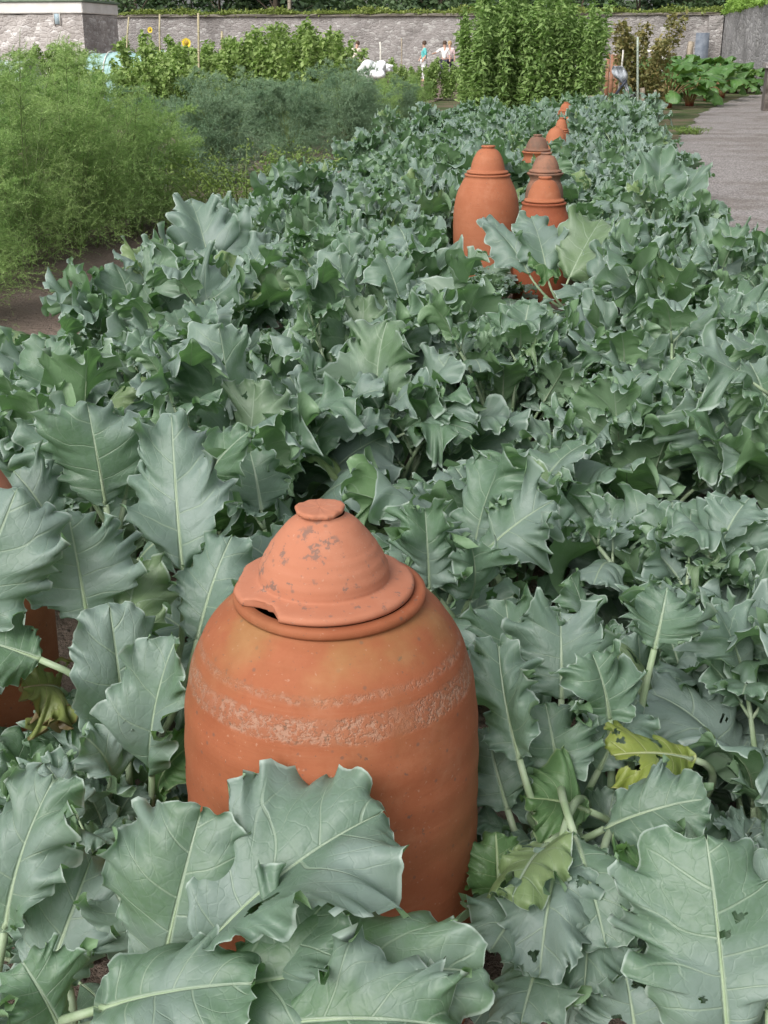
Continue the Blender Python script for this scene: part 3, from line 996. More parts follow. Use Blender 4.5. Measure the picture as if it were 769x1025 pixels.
def hero_pot(loc):
    root = empty('forcing_pot', loc)
    rng = np.random.default_rng(5)
    body = MB()
    outer = smooth_prof([(.226, 0), (.2275, .12), (.2268, .28), (.224, .42), (.2222, .53), (.2155, .612), (.200, .673), (.1755, .718),
                         (.150, .745), (.134, .757)], 90)
    rim = [(.1385, .7575), (.1405, .762), (.1395, .769), (.134, .7715), (.122, .7715), (.117, .766), (.116, .755)]
    inner = [(.14, .73), (.19, .64), (.208, .5), (.2, .1)]
    wob = [noise1(np.linspace(0, 2 * PI, 160, endpoint=False), rng, (2, 3, 5), .0009) for _ in range(3)]
    na = len(outer)

    def rf(i, r, a):
        return r + wob[0] * (i / na) + wob[1] * .5 + .0007 * np.sin(i * .9 + a)
    lathe(body, np.concatenate([outer, rim]), 160, rf)
    lathe(body, inner[:1] and [(.116, .755)] + inner, 160, None, None, 1)
    b = body.build('pot_body', [TERRA, INSIDE], root)
    # lid: domed, wide flange with a bite out of it, broken knob disc
    lid = MB()
    under = [(.100, .772), (.118, .7722), (.1265, .7728)]
    edge = [(.1298, .774), (.1310, .7775), (.1298, .782), (.126, .7842)]
    flange = [(.119, .7853), (.110, .7868), (.103, .788), (.0968, .7893)]
    dome = smooth_prof([(.0945, .7905), (.0938, .800), (.0905, .812), (.083, .8275), (.0735, .843), (.0605, .860), (.0475, .8745), (.038, .8805), (.034, .883)], 44)
    neck = [(.0315, .884), (.0305, .888)]
    prof = under + edge + flange + list(map(tuple, dome)) + neck
    ne = len(under) + len(edge) + 2
    ca = math.atan2(CAM[1] - loc[1], CAM[0] - loc[0])   # direction of the camera side

    def chip(a):
        d0 = (a - (ca - 0.80) + PI) % (2 * PI) - PI
        d1 = (a - (ca - 1.72) + PI) % (2 * PI) - PI
        d2 = (a - (ca + 2.0) + PI) % (2 * PI) - PI
        c = np.clip(1 - np.abs(d0 / .30) ** 3, 0, 1) * .021
        c += np.clip(1 - (d1 / .32) ** 2, 0, 1) * .010 + np.clip(1 - (d2 / .15) ** 2, 0, 1) * .006
        return c
    seg = 220
    aa = np.linspace(0, 2 * PI, seg, endpoint=False)
    rough = noise1(aa, rng, (17, 29, 43, 61), 1.0)
    cc = chip(aa)
    cc = cc * (1 + .18 * rough) + np.where(cc > 0.0005, .0012 * rough, .0003 * rough)

    def rfl(i, r, a):
        if i < ne:
            lim = .1305 - cc + (.0006 * (i - 3) * np.clip(cc / .01, 0, 1))
            return np.minimum(r, lim)
        ridge = .00035 * np.sin((i - ne) * .95) if ne + 2 < i < ne + 26 else 0
        return r + ridge + .0006 * np.sin(2 * a + 1)
    lathe(lid, prof, seg, rfl)
    l = lid.build('lid', TERRAL, root)
    l.location = (-.008, 0, 0)
    kn = MB()
    kr = noise1(aa, rng, (2, 3, 5, 8, 13, 21), .0014)
    kz = noise1(aa, rng, (2, 5, 11, 19), .0011)

    def rk(i, r, a):
        return r + (kr if i >= 1 else 0) * (1.0 if i < 6 else r / .033)

    def zk(i, z, a):
        return z + (kz if 1 < i < 5 else kz * .3)
    lathe(kn, [(.0295, .8875), (.0325, .8885), (.0345, .891), (.0348, .8945), (.0335, .8965), (.030, .8972), (.018, .8965), (.006, .8968), (.0004, .8968)],
          seg, rk, zk)
    k_ = kn.build('knob', TERRAL, l)
    k_.location = (-.004, -.001, 0)
    return root


P1 = at_dep(330, 583, 1.69)
hp_ = hero_pot((float(P1[0]), float(P1[1]), 0.0))
tag(hp_, 'large nearest terracotta forcing pot with chipped lid and worn speckled bands', 'forcing pot', 'terracotta forcing pots in the kale bed')


def small_pot(H, R, FR, mats, lidless=False, knobw=.30):
    """a pot of height H, body radius R and lid flange radius FR"""
    root = empty('forcing_pot')
    body = MB()
    if lidless:
        pr = smooth_prof([(R * .9, 0), (R * .97, H * .3), (R, H * .6), (R * .95, H * .76), (R * .78, H * .89), (R * .5, H * .965), (R * .2, H * .995), (.002, H)], 40)
        lathe(body, pr, 72, lambda i, r, a: r + .001 * np.sin(2 * a + i * .2))
        body.build('pot_body', mats[0], root)
        kb = MB()
        lathe(kb, [(R * .16, H * .985), (R * .17, H + .004), (R * .1, H + .008), (.001, H + .008)], 32)
        kb.build('knob', mats[0], root)
        return root
    zc = H * .80
    outer = smooth_prof([(R * .93, 0), (R * .965, H * .2), (R, H * .42), (R * .985, H * .56), (R * .90, H * .67), (R * .76, H * .745),
                         (FR * 1.06, zc - .012)], 44)
    rim = [(FR * 1.1, zc - .008), (FR * 1.11, zc), (FR * 1.05, zc + .004), (FR * .85, zc + .004), (FR * .8, zc - .01), (R * .7, zc - .08), (R * .85, H * .3)]
    lathe(body, np.concatenate([outer, rim]), 72, lambda i, r, a: r + .0012 * np.sin(2 * a + i * .2))
    body.build('pot_body', mats[0], root)
    lid = MB()
    f0 = zc + .007
    fl = [(FR * .6, f0), (FR * .97, f0), (FR, f0 + .006), (FR * .985, f0 + .013), (FR * .93, f0 + .016), (FR * .86, f0 + .018)]
    dome = smooth_prof([(FR * .83, f0 + .022), (FR * .80, f0 + .04), (FR * .68, f0 + (H - f0) * .55), (FR * .48, f0 + (H - f0) * .8),
                        (FR * knobw, H - .018)], 22)
    lathe(lid, np.concatenate([fl, dome]), 72)
    l = lid.build('lid', mats[1], root)
    kn = MB()
    kr = FR * knobw
    lathe(kn, [(kr * .98, H - .018), (kr * .93, H - .014), (kr * 1.12, H - .011), (kr * 1.15, H - .004), (kr, H), (kr * .5, H - .002), (.0005, H - .002)], 48)
    kn.build('knob', mats[2], l)
    return root


GP = 'terracotta forcing pots in the kale bed'
POTS = [(float(P1[0]), float(P1[1]), .222, .9)]


def place_pot(px, py_top, H, R, FR, mats, label, fixed_d=None, lidless=False):
    r = ray(px, py_top)
    if fixed_d is None:
        p = CAM + r * ((H - CAM[2]) / r[2])
    else:
        p = CAM + r * fixed_d
    root = small_pot(H, R, FR, mats, lidless)
    root.location = (float(p[0]), float(p[1]), 0.0 if fixed_d is None else float(p[2]) - H)
    root.rotation_euler.z = RND.uniform(0, 6)
    tag(root, label, 'forcing pot', GP)
    POTS.append((float(p[0]), float(p[1]), R, H))
    return p


place_pot(489, 145.5, .90, .217, .137, (TERRAF, TERRAF, TERRAF), 'tall clean orange forcing pot, the largest standing behind the nearest one')
place_pot(546, 176.5, .77, .180, .122, (TERRAD, TERRAF, TERRAF), 'forcing pot with shiny orange lid, half hidden by a big kale leaf')
place_pot(547, 152.5, .75, .150, .125, (TERRAB, TERRAB, TERRAB), 'weathered brown forcing pot with mossy lid behind the shiny lidded pot')
place_pot(538.5, 134.5, .75, .155, .125, (TERRAF, TERRAB, TERRAB), 'forcing pot with brown lid on an orange body, beyond the weathered brown pot')
place_pot(557, 127, .69, .122, .09, (TERRAF, TERRAF, TERRAF), 'small round-topped orange forcing pot without a lid, before the cone lid', None, True)
place_pot(562.5, 117.5, .74, .125, .085, (TERRAF, TERRAF, TERRAF), 'forcing pot with plain orange cone lid just behind the rounded pot')
place_pot(567, 102.0, .71, .160, .11, (TERRAF, TERRAF, TERRAF), 'farthest forcing pot, only its orange lid showing above the kale')
pl_ = at_dep(14, 470, 2.25)
place_pot(-42, 452, .72, .143, .118, (TERRAF, TERRAL, TERRAL), 'forcing pot at the left edge, a sliver of lid and side between kale leaves', 2.24)
for o in list(C.objects):
    pass

# ------------------------------------------------------------------ sea kale
GK = 'sea kale plants in the bed'
HERO = []          # ground points of the hand-set plants


def hero_plant(base, label, leaves, extra=()):
    """leaves: (blade base px,py,depth) (tip px,py,depth) width normal-hint and options; all in world space once placed"""
    base = np.asarray(base, float)
    root = empty('sea_kale', (base[0], base[1], 0))
    tag(root, label, 'sea kale', GK)
    HERO.append((base[0], base[1]))
    fb, sb = MB(), MB()
    mats = [KALE, YELLOW, GREENK, BROWN]
    off = np.array([base[0], base[1], 0])
    for i, (b, tp, W, nh, kw) in enumerate(leaves):
        kw = dict(kw)
        seed = kw.pop('seed', i + 1)
        rng = np.random.default_rng(seed * 77 + int(abs(base[0]) * 1000))
        pb, pt = at_dep(*b) - off, at_dep(*tp) - off
        bend = kw.get('bend', .6)
        ch = pt - pb
        cl = np.linalg.norm(ch)
        chd = ch / cl
        view = unit(CAM - off - pb)
        right = rgt
        # normal hint in (toward camera, up, right)
        nhv = view * nh[0] + np.array([0, 0, 1.0]) * nh[1] + right * nh[2]
        N = unit(nhv - chd * (nhv @ chd))
        th = bend * .55
        T = chd * math.cos(th) + N * math.sin(th)
        N2 = N * math.cos(th) - chd * math.sin(th)
        L = cl / max(.4, np.sinc(bend * .62 / PI)) * .97
        g = kw.pop('stalk', None)
        rb = kw.pop('rb', .0075)
        kw['ruf'] = kw.get('ruf', .02) * 2.2 + .004
        kw['lobe'] = kw.get('lobe', .15) * 2.3
        kw['teeth'] = kw.get('teeth', .04) * 1.4
        kw.setdefault('nv', 96)
        kw.setdefault('nu', 61)
        if g is not False:
            b0 = (at_dep(*g) - off) if g is not None else np.array([RND.uniform(-.05, .05), RND.uniform(-.05, .05), 0.02])
            dist = np.linalg.norm(pb - b0)
            c = pb - T * dist * .45
            c[2] = max(c[2], .03)
            tube(sb, bez(b0, c, pb, 12), np.linspace(rb * 1.3, rb * .75, 12), 9)
        leaf(fb, sb, pb, T, N2, L, W, rng, rib=rb * .75, **kw)
    fb.build('foliage', mats, root)
    sb.build('stalks', STALK, root)
    return root


# front plant whose leaves lap over the foot of the nearest pot
hero_plant(at_z(-30, 1085), 'sea kale plant whose big leaves lap over the front of the nearest pot', [
    ((160, 985, 1.50), (205, 800, 1.50), .23, (1, .5, 0), dict(bend=.5, cup=.15, ruf=.014, roll=.25, lobe=.09, teeth=.03, seed=3)),
    ((205, 950, 1.46), (398, 812, 1.50), .27, (.45, 1, -.2), dict(bend=.6, cup=.75, ruf=.018, roll=.3, lobe=.09, teeth=.03, seed=4, chew=2, holes=2)),
    ((185, 1002, 1.43), (492, 978, 1.42), .21, (.8, .8, .1), dict(bend=.7, cup=.4, ruf=.020, roll=.3, lobe=.09, teeth=.03, seed=5, pa=.55)),
    ((240, 1035, 1.37), (480, 1040, 1.33), .15, (.5, 1, .1), dict(bend=.7, cup=.35, ruf=.024, roll=.5, lobe=.1, teeth=.03, seed=15, pa=.6)),
    ((100, 1010, 1.42), (265, 985, 1.36), .17, (.8, .8, 0), dict(bend=.4, cup=.2, ruf=.014, lobe=.14, teeth=.03, seed=6)),
    ((5, 930, 1.55), (62, 770, 1.56), .15, (.9, .4, -.5), dict(bend=.5, cup=.5, ruf=.018, lobe=.16, teeth=.04, seed=7)),
    ((40, 1000, 1.55), (95, 850, 1.60), .15, (.9, .5, .2), dict(bend=.5, cup=.2, ruf=.015, lobe=.14, teeth=.03, seed=8)),
    ((70, 990, 1.62), (40, 880, 1.66), .13, (.9, .5, .2), dict(bend=.5, cup=.2, ruf=.015, lobe=.14, teeth=.03, seed=9)),
    ((60, 1030, 1.45), (20, 960, 1.45), .13, (.9, .5, .2), dict(bend=.5, cup=.2, ruf=.015, lobe=.14, teeth=.03, seed=10)),
    ((150, 960, 1.55), (110, 880, 1.58), .14, (.9, .5, -.2), dict(bend=.5, cup=.3, ruf=.018, lobe=.14, teeth=.03, seed=11)),
    ((250, 1010, 1.42), (330, 900, 1.44), .18, (.9, .6, -.2), dict(bend=.5, cup=.3, ruf=.018, lobe=.14, teeth=.03, seed=12)),
])

# upright plant on the left between two pots
hero_plant(at_z(105, 810), 'upright sea kale plant with tall veined leaves left of the nearest pot', [
    ((88, 622, 2.10), (66, 505, 2.10), .215, (1, .25, .1), dict(bend=.35, cup=.15, ruf=.022, lobe=.2, teeth=.06, seed=3, rb=.009)),
    ((183, 572, 2.25), (172, 408, 2.30), .20, (1, .2, -.2), dict(bend=.25, cup=.25, ruf=.024, lobe=.2, teeth=.05, seed=4)),
    ((128, 755, 2.03), (108, 598, 2.00), .19, (1, .2, .15), dict(bend=.25, cup=.35, ruf=.01, lobe=.08, teeth=.015, seed=5)),
    ((152, 775, 1.98), (182, 632, 1.92), .17, (.8, .3, -.6), dict(bend=.5, cup=.65, ruf=.016, lobe=.1, teeth=.03, seed=6)),
    ((-40, 640, 1.98), (20, 482, 2.0), .24, (1, .3, .1), dict(bend=.4, cup=.2, ruf=.02, lobe=.16, teeth=.04, seed=27)),
    ((198, 640, 2.18), (236, 532, 2.22), .17, (1, .3, -.4), dict(bend=.5, cup=.3, ruf=.018, lobe=.15, teeth=.04, seed=28)),
    ((110, 700, 2.08), (142, 560, 2.18), .17, (1, .2, -.2), dict(bend=.3, cup=.3, ruf=.02, lobe=.16, teeth=.05, seed=9)),
    ((40, 660, 2.0), (-25, 640, 2.0), .16, (.9, .5, 0), dict(bend=.4, cup=.25, ruf=.012, lobe=.08, teeth=.02, seed=10)),
    ((60, 690, 2.12), (18, 690, 2.05), .15, (1, .4, 0), dict(bend=1.2, cup=.4, ruf=.03, lobe=.25, teeth=.12, seed=11, mat=3, chew=3)),
    ((95, 800, 2.1), (85, 700, 2.1), .13, (1, .4, .3), dict(bend=.5, cup=.2, ruf=.015, lobe=.12, teeth=.03, seed=12)),
    ((110, 790, 1.98), (80, 735, 1.9), .12, (.6, .8, .3), dict(bend=.9, cup=.3, ruf=.015, lobe=.12, teeth=.03, seed=13)),
    ((70, 830, 2.0), (10, 770, 1.9), .15, (.8, .6, .3), dict(bend=.7, cup=.3, ruf=.015, lobe=.12, teeth=.03, seed=14)),
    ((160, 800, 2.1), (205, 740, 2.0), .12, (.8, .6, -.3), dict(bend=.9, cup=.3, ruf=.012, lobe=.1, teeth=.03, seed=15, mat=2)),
])
hero_plant(at_z(120, 640), 'pale blue-green sea kale plant with the highest leaf behind the left pot', [
    ((106, 505, 2.55), (86, 398, 2.50), .27, (1, .5, 0), dict(bend=.45, cup=.1, ruf=.025, lobe=.2, teeth=.05, seed=3, rb=.009)),
    ((92, 500, 2.6), (30, 420, 2.6), .2, (1, .5, .2), dict(bend=.6, cup=.2, ruf=.025, lobe=.2, teeth=.05, seed=4)),
    ((125, 500, 2.6), (150, 415, 2.62), .17, (1, .5, -.2), dict(bend=.5, cup=.2, ruf=.025, lobe=.2, teeth=.05, seed=5)),
    ((140, 560, 2.4), (205, 520, 2.35), .14, (.8, .8, -.2), dict(bend=.7, cup=.2, ruf=.02, lobe=.2, teeth=.05, seed=6)),
    ((200, 490, 2.7), (255, 430, 2.7), .14, (.8, .8, -.2), dict(bend=.7, cup=.2, ruf=.02, lobe=.2, teeth=.05, seed=7)),
    ((60, 540, 2.5), (10, 470, 2.5), .16, (.8, .8, .2), dict(bend=.7, cup=.2, ruf=.02, lobe=.2, teeth=.05, seed=8)),
])
hero_plant(at_z(462, 680), 'sea kale plant with a broad green-backed leaf just behind the nearest lid', [
    ((474, 552, 2.70), (338, 492, 2.70), .23, (-.6, 1, -.1), dict(bend=.35, cup=.5, ruf=.03, roll=.5, lobe=.2, teeth=.05, seed=3, rb=.009)),
    ((476, 550, 2.75), (515, 445, 2.70), .2, (.3, 1, -.9), dict(bend=.4, cup=.4, ruf=.03, roll=.5, lobe=.2, teeth=.05, seed=4)),
    ((430, 590, 2.45), (425, 505, 2.40), .15, (1, .5, 0), dict(bend=.8, cup=.5, ruf=.035, roll=.5, lobe=.25, teeth=.12, seed=5, fr=7)),
    ((478, 560, 2.6), (560, 500, 2.6), .18, (.9, .8, -.2), dict(bend=.6, cup=.3, ruf=.03, lobe=.2, teeth=.05, seed=6)),
    ((440, 600, 2.5), (380, 555, 2.45), .14, (.9, .8, .2), dict(bend=.6, cup=.3, ruf=.03, lobe=.2, teeth=.05, seed=7)),
    ((470, 600, 2.5), (470, 540, 2.4), .15, (.9, .8, .2), dict(bend=.8, cup=.3, ruf=.03, lobe=.2, teeth=.08, seed=8)),
])
hero_plant(at_z(800, 1070), 'sea kale plant with a large pale broad leaf in the bottom right corner', [
    ((728, 1035, 1.50), (705, 828, 1.55), .30, (1, .5, .1), dict(bend=.4, cup=.1, ruf=.016, roll=.15, lobe=.26, teeth=.04, seed=3, rb=.009, holes=5)),
    ((770, 1010, 1.52), (775, 850, 1.58), .2, (1, .4, -.3), dict(bend=.4, cup=.3, ruf=.016, lobe=.14, teeth=.04, seed=4)),
    ((640, 1060, 1.62), (625, 970, 1.62), .16, (1, .7, 0), dict(bend=.5, cup=.2, ruf=.016, lobe=.14, teeth=.04, seed=6, holes=3)),
])
hero_plant(at_z(610, 905), 'sea kale plant with hole-eaten yellow-green leaf right of the nearest pot', [
    ((694, 760, 1.98), (606, 758, 1.92), .155, (.9, .9, 0), dict(bend=.5, cup=.15, ruf=.012, lobe=.16, teeth=.06, seed=3, mat=1, holes=9, chew=2)),
    ((548, 845, 1.75), (512, 905, 1.62), .13, (.8, .8, -.5), dict(bend=.5, cup=.3, ruf=.012, lobe=.14, teeth=.05, seed=4, chew=2, holes=2)),
    ((575, 835, 1.74), (608, 955, 1.62), .17, (.9, .6, .1), dict(bend=.5, cup=.15, ruf=.012, lobe=.12, teeth=.05, seed=5, holes=3)),
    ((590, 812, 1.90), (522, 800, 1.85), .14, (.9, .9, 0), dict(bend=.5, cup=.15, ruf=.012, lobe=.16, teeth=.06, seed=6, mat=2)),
    ((605, 830, 1.85), (712, 800, 1.80), .15, (.8, 1, 0), dict(bend=.5, cup=.25, ruf=.015, lobe=.14, teeth=.05, seed=7)),
    ((560, 850, 1.72), (540, 985, 1.60), .15, (.9, .5, -.2), dict(bend=.6, cup=.2, ruf=.015, lobe=.14, teeth=.05, seed=8, holes=3)),
    ((600, 870, 1.74), (585, 1000, 1.62), .15, (.9, .5, -.2), dict(bend=.6, cup=.2, ruf=.015, lobe=.14, teeth=.05, seed=9, holes=3)),
    ((610, 720, 1.95), (590, 650, 1.92), .15, (.9, .6, .2), dict(bend=.6, cup=.3, ruf=.02, lobe=.2, teeth=.08, seed=10)),
    ((520, 760, 1.85), (500, 640, 1.9), .13, (.9, .3, -.5), dict(bend=.5, cup=.5, ruf=.02, lobe=.2, teeth=.08, seed=11)),
    ((655, 650, 2.0), (668, 585, 2.0), .14, (.9, .6, .2), dict(bend=.6, cup=.3, ruf=.025, lobe=.24, teeth=.12, seed=12, fr=7)),
])

hero_plant(at_z(545, 850), 'low sea kale plant filling the gap against the right side of the nearest pot', [
    ((522, 700, 2.10), (506, 600, 2.15), .19, (1, .5, -.2), dict(bend=.5, cup=.3, ruf=.022, lobe=.2, teeth=.07, seed=3)),
    ((562, 700, 2.05), (560, 612, 2.10), .20, (1, .5, .1), dict(bend=.6, cup=.3, ruf=.025, lobe=.2, teeth=.08, seed=4)),
    ((508, 810, 1.90), (488, 725, 1.95), .14, (1, .4, -.4), dict(bend=.5, cup=.3, ruf=.02, lobe=.2, teeth=.07, seed=5)),
    ((535, 900, 1.74), (488, 960, 1.62), .15, (.9, .7, -.2), dict(bend=.7, cup=.2, ruf=.015, lobe=.16, teeth=.05, seed=6, holes=3)),
    ((500, 905, 1.76), (496, 830, 1.78), .12, (1, .5, 0), dict(bend=.4, cup=.3, ruf=.012, lobe=.16, teeth=.05, seed=7, mat=2)),
    ((560, 780, 1.92), (545, 700, 1.95), .16, (1, .5, 0), dict(bend=.6, cup=.3, ruf=.02, lobe=.2, teeth=.07, seed=8)),
    ((640, 900, 1.72), (655, 850, 1.70), .12, (1, .7, 0), dict(bend=.6, cup=.3, ruf=.02, lobe=.2, teeth=.07, seed=9, mat=2)),
    ((540, 960, 1.66), (520, 1030, 1.56), .14, (.9, .7, 0), dict(bend=.7, cup=.2, ruf=.015, lobe=.16, teeth=.05, seed=10)),
    ((600, 770, 1.98), (640, 700, 2.02), .15, (1, .6, 0), dict(bend=.7, cup=.2, ruf=.02, lobe=.2, teeth=.07, seed=11)),
])
hero_plant(at_z(600, 325), 'sea kale plant with big pale-veined leaves in front of the shiny lidded pot', [
    ((570, 278, 6.35), (604, 218, 6.50), .38, (1, .5, -.1), dict(bend=.5, cup=.35, ruf=.03, lobe=.12, teeth=.04, seed=3, nv=64, nu=35)),
    ((548, 276, 6.40), (530, 216, 6.55), .32, (1, .5, .3), dict(bend=.5, cup=.4, ruf=.03, lobe=.12, teeth=.04, seed=4, nv=64, nu=35)),
    ((530, 275, 6.45), (484, 222, 6.65), .26, (.7, .9, .3), dict(bend=.5, cup=.5, ruf=.02, lobe=.12, teeth=.04, seed=5, nv=64, nu=35)),
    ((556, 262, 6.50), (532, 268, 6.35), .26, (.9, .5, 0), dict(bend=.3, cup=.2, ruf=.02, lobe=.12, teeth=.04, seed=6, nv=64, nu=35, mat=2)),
    ((600, 290, 6.25), (640, 240, 6.35), .34, (.9, .6, -.2), dict(bend=.6, cup=.3, ruf=.03, lobe=.14, teeth=.05, seed=7, nv=64, nu=35)),
])
hero_plant(at_z(660, 270), 'tall sea kale leaf standing upright by the gravel path, highest on that side', [
    ((655, 228, 7.9), (662, 150, 8.1), .36, (1, .3, .1), dict(bend=.3, cup=.4, ruf=.03, lobe=.12, teeth=.04, seed=3, nv=64, nu=35, rb=.012)),
    ((672, 225, 7.9), (705, 165, 8.1), .36, (1, .3, -.5), dict(bend=.4, cup=.4, ruf=.03, lobe=.14, teeth=.04, seed=4, nv=64, nu=35)),
    ((640, 235, 7.8), (622, 195, 7.9), .34, (1, .5, .2), dict(bend=.5, cup=.3, ruf=.03, lobe=.14, teeth=.04, seed=5, nv=64, nu=35)),
    ((690, 240, 7.7), (720, 200, 7.8), .34, (1, .6, -.2), dict(bend=.7, cup=.3, ruf=.03, lobe=.14, teeth=.04, seed=6, nv=64, nu=35)),
])
hero_plant(at_z(222, 320), 'tall sea kale plant with fan-shaped frilled leaves at the soil edge', [
    ((213, 280, 6.15), (190, 200, 6.25), .36, (1, .5, .2), dict(bend=.6, cup=.4, ruf=.028, lobe=.18, teeth=.06, seed=3, nv=64, nu=35, rb=.012)),
    ((216, 276, 6.15), (238, 218, 6.25), .34, (1, .5, -.3), dict(bend=.7, cup=.4, ruf=.028, lobe=.18, teeth=.06, seed=4, nv=64, nu=35)),
    ((200, 290, 6.1), (168, 230, 6.15), .30, (1, .6, .4), dict(bend=.7, cup=.3, ruf=.04, lobe=.18, teeth=.06, seed=5, nv=64, nu=35)),
    ((240, 300, 6.1), (268, 245, 6.2), .30, (1, .6, -.3), dict(bend=.7, cup=.3, ruf=.04, lobe=.18, teeth=.06, seed=6, nv=64, nu=35)),
])

# the rest of the bed: variants, then copies
VAR_N = [kale_plant(100 + i, 76, 33, 18 + i % 3, 12 + 4 * (i % 2), .95 + .03 * i, L0=(.19, .33)) for i in range(6)]
VAR_M = [kale_plant(200 + i, 58, 23, 17 + i % 3, 12 + 4 * (i % 3), 1.0, L0=(.20, .36), seg=5) for i in range(8)]


def proto(fs):
    return fs[0].mesh('foliage', [KALE]), fs[1].mesh('stalks', [STALK])


VAR_N = [proto(x) for x in VAR_N]
VAR_M = [proto(x) for x in VAR_M]

BANDS = [(0, 2.6), (2.6, 3.8), (3.8, 5.4), (5.4, 7.4), (7.4, 10.0), (10.0, 14.0), (14.0, 30.0)]
BAND_TXT = ['beside the nearest pot', 'one row behind the nearest pot', 'in the mid foreground behind the nearest pot',
            'in front of the tall clean pot', 'around the tall clean pot', 'level with the weathered brown pots', 'at the far end of the bed']


def zone_label(x, y):
    for (a, b), tx in zip(BANDS, BAND_TXT):
        if a <= y < b:
            side = 'on the soil side' if x < -1.9 else ('on the gravel path side' if x > .55 else 'in the middle of the bed')
            return 'sea kale %s, %s' % (side, tx), tx
    return '', ''


rng = np.random.default_rng(21)
count = 0
MAN = [(745, 800, .95, .9), (668, 705, .95, .95), (765, 900, .9, .8), (560, 1000, .55, .6), (690, 1000, .6, .6), (60, 990, .5, .55), (640, 800, .7, .8), (90, 900, .6, .7)]
for i, (px, py, sx_, sz_) in enumerate(MAN):
    c = at_z(px, py)
    r = empty('sea_kale', (c[0], c[1], .02), 1.3 * i)
    r.scale = (sx_, sx_, sz_)
    tag(r, ['sea kale at the right edge under the nearest tall stalks', 'sea kale behind the yellow-green leaf, right of the nearest pot', 'sea kale above the pale corner leaf at the right edge',
            'low sea kale in the dark gap at the bottom, right of the pot foot', 'low sea kale beside the stalk of the pale corner leaf', 'low sea kale under the front leaves in the bottom left corner',
            'sea kale between the yellow-green leaf and the corner leaf', 'shaded sea kale at the foot of the upright leaves at left'][i], 'sea kale', GK)
    m_ = VAR_N[i % 6]
    link('foliage', m_[0], r)
    link('stalks', m_[1], r)
    HERO.append((c[0], c[1]))
yy = 1.0
row = 0
while yy < 21.8:
    xx = -3.0 + (row % 2) * .3
    step_x = .62 if yy < 9 else .66
    while xx < 1.35:
        x = xx + rng.normal(0, .08)
        y = yy + rng.normal(0, .09)
        xx += step_x
        left_edge = (-2.55 if y < 4.2 else (-2.1 if y < 7 else -2.35)) + .15 * math.sin(y * 1.3)
        if x < left_edge or x > (1.2 if y < 5 else (.88 if y < 8 else .74)) + .08 * math.sin(y * 2.1):
            continue
        px, py, dep = project((x, y, .35))
        if dep < 1.2 or px < -330 or px > 1100 or py > 1330:
            continue
        if any(math.hypot(x - a, y - b) < .26 for a, b in HERO):
            continue
        skip = False
        zs = rng.uniform(.80, 1.25)
        xs_ = rng.uniform(.95, 1.15)
        for (a, b, R, H) in POTS:
            d = math.hypot(x - a, y - b)
            if d < R + .22:
                skip = True
            dc, pc = math.hypot(x, y), math.hypot(a, b)
            dang = abs(math.atan2(x, y) - math.atan2(a, b)) * dc
            if dc < pc and pc - dc < 1.9 and dang < R + .25:
                zs *= .72 if pc < 7.9 else (.74 if pc < 12 else .86)
            if 7 < pc < 9 and H > .76 and dc < pc and pc - dc < 1.5 and dang < R + .18:
                zs *= .78
                xs_ *= .8
            elif 7 < pc < 9 and H > .76 and dc < pc and pc - dc < 2.8 and dang < R + .16:
                zs *= .62
        d1 = math.hypot(x - P1[0], y - P1[1])
        if d1 < .44 or (y < P1[1] + .1 and -.75 < x - P1[0] < .36):
            skip = True
        elif d1 < .62:
            xs_ *= .72
        if skip:
            continue
        far_ = math.hypot(x, y) > 4.6
        me = (VAR_M if far_ else VAR_N)[rng.integers(0, 8 if far_ else 6)]
        r = empty('sea_kale', (x, y, .02), rng.uniform(0, 6.28))
        r.scale = (xs_, xs_, zs)
        lab, tx = zone_label(x, y)
        tag(r, lab, 'sea kale', GK)
        link('foliage', me[0], r)
        link('stalks', me[1], r)
        count += 1
    yy += .60 if yy < 9 else .68
    row += 1
print('kale plants', count)


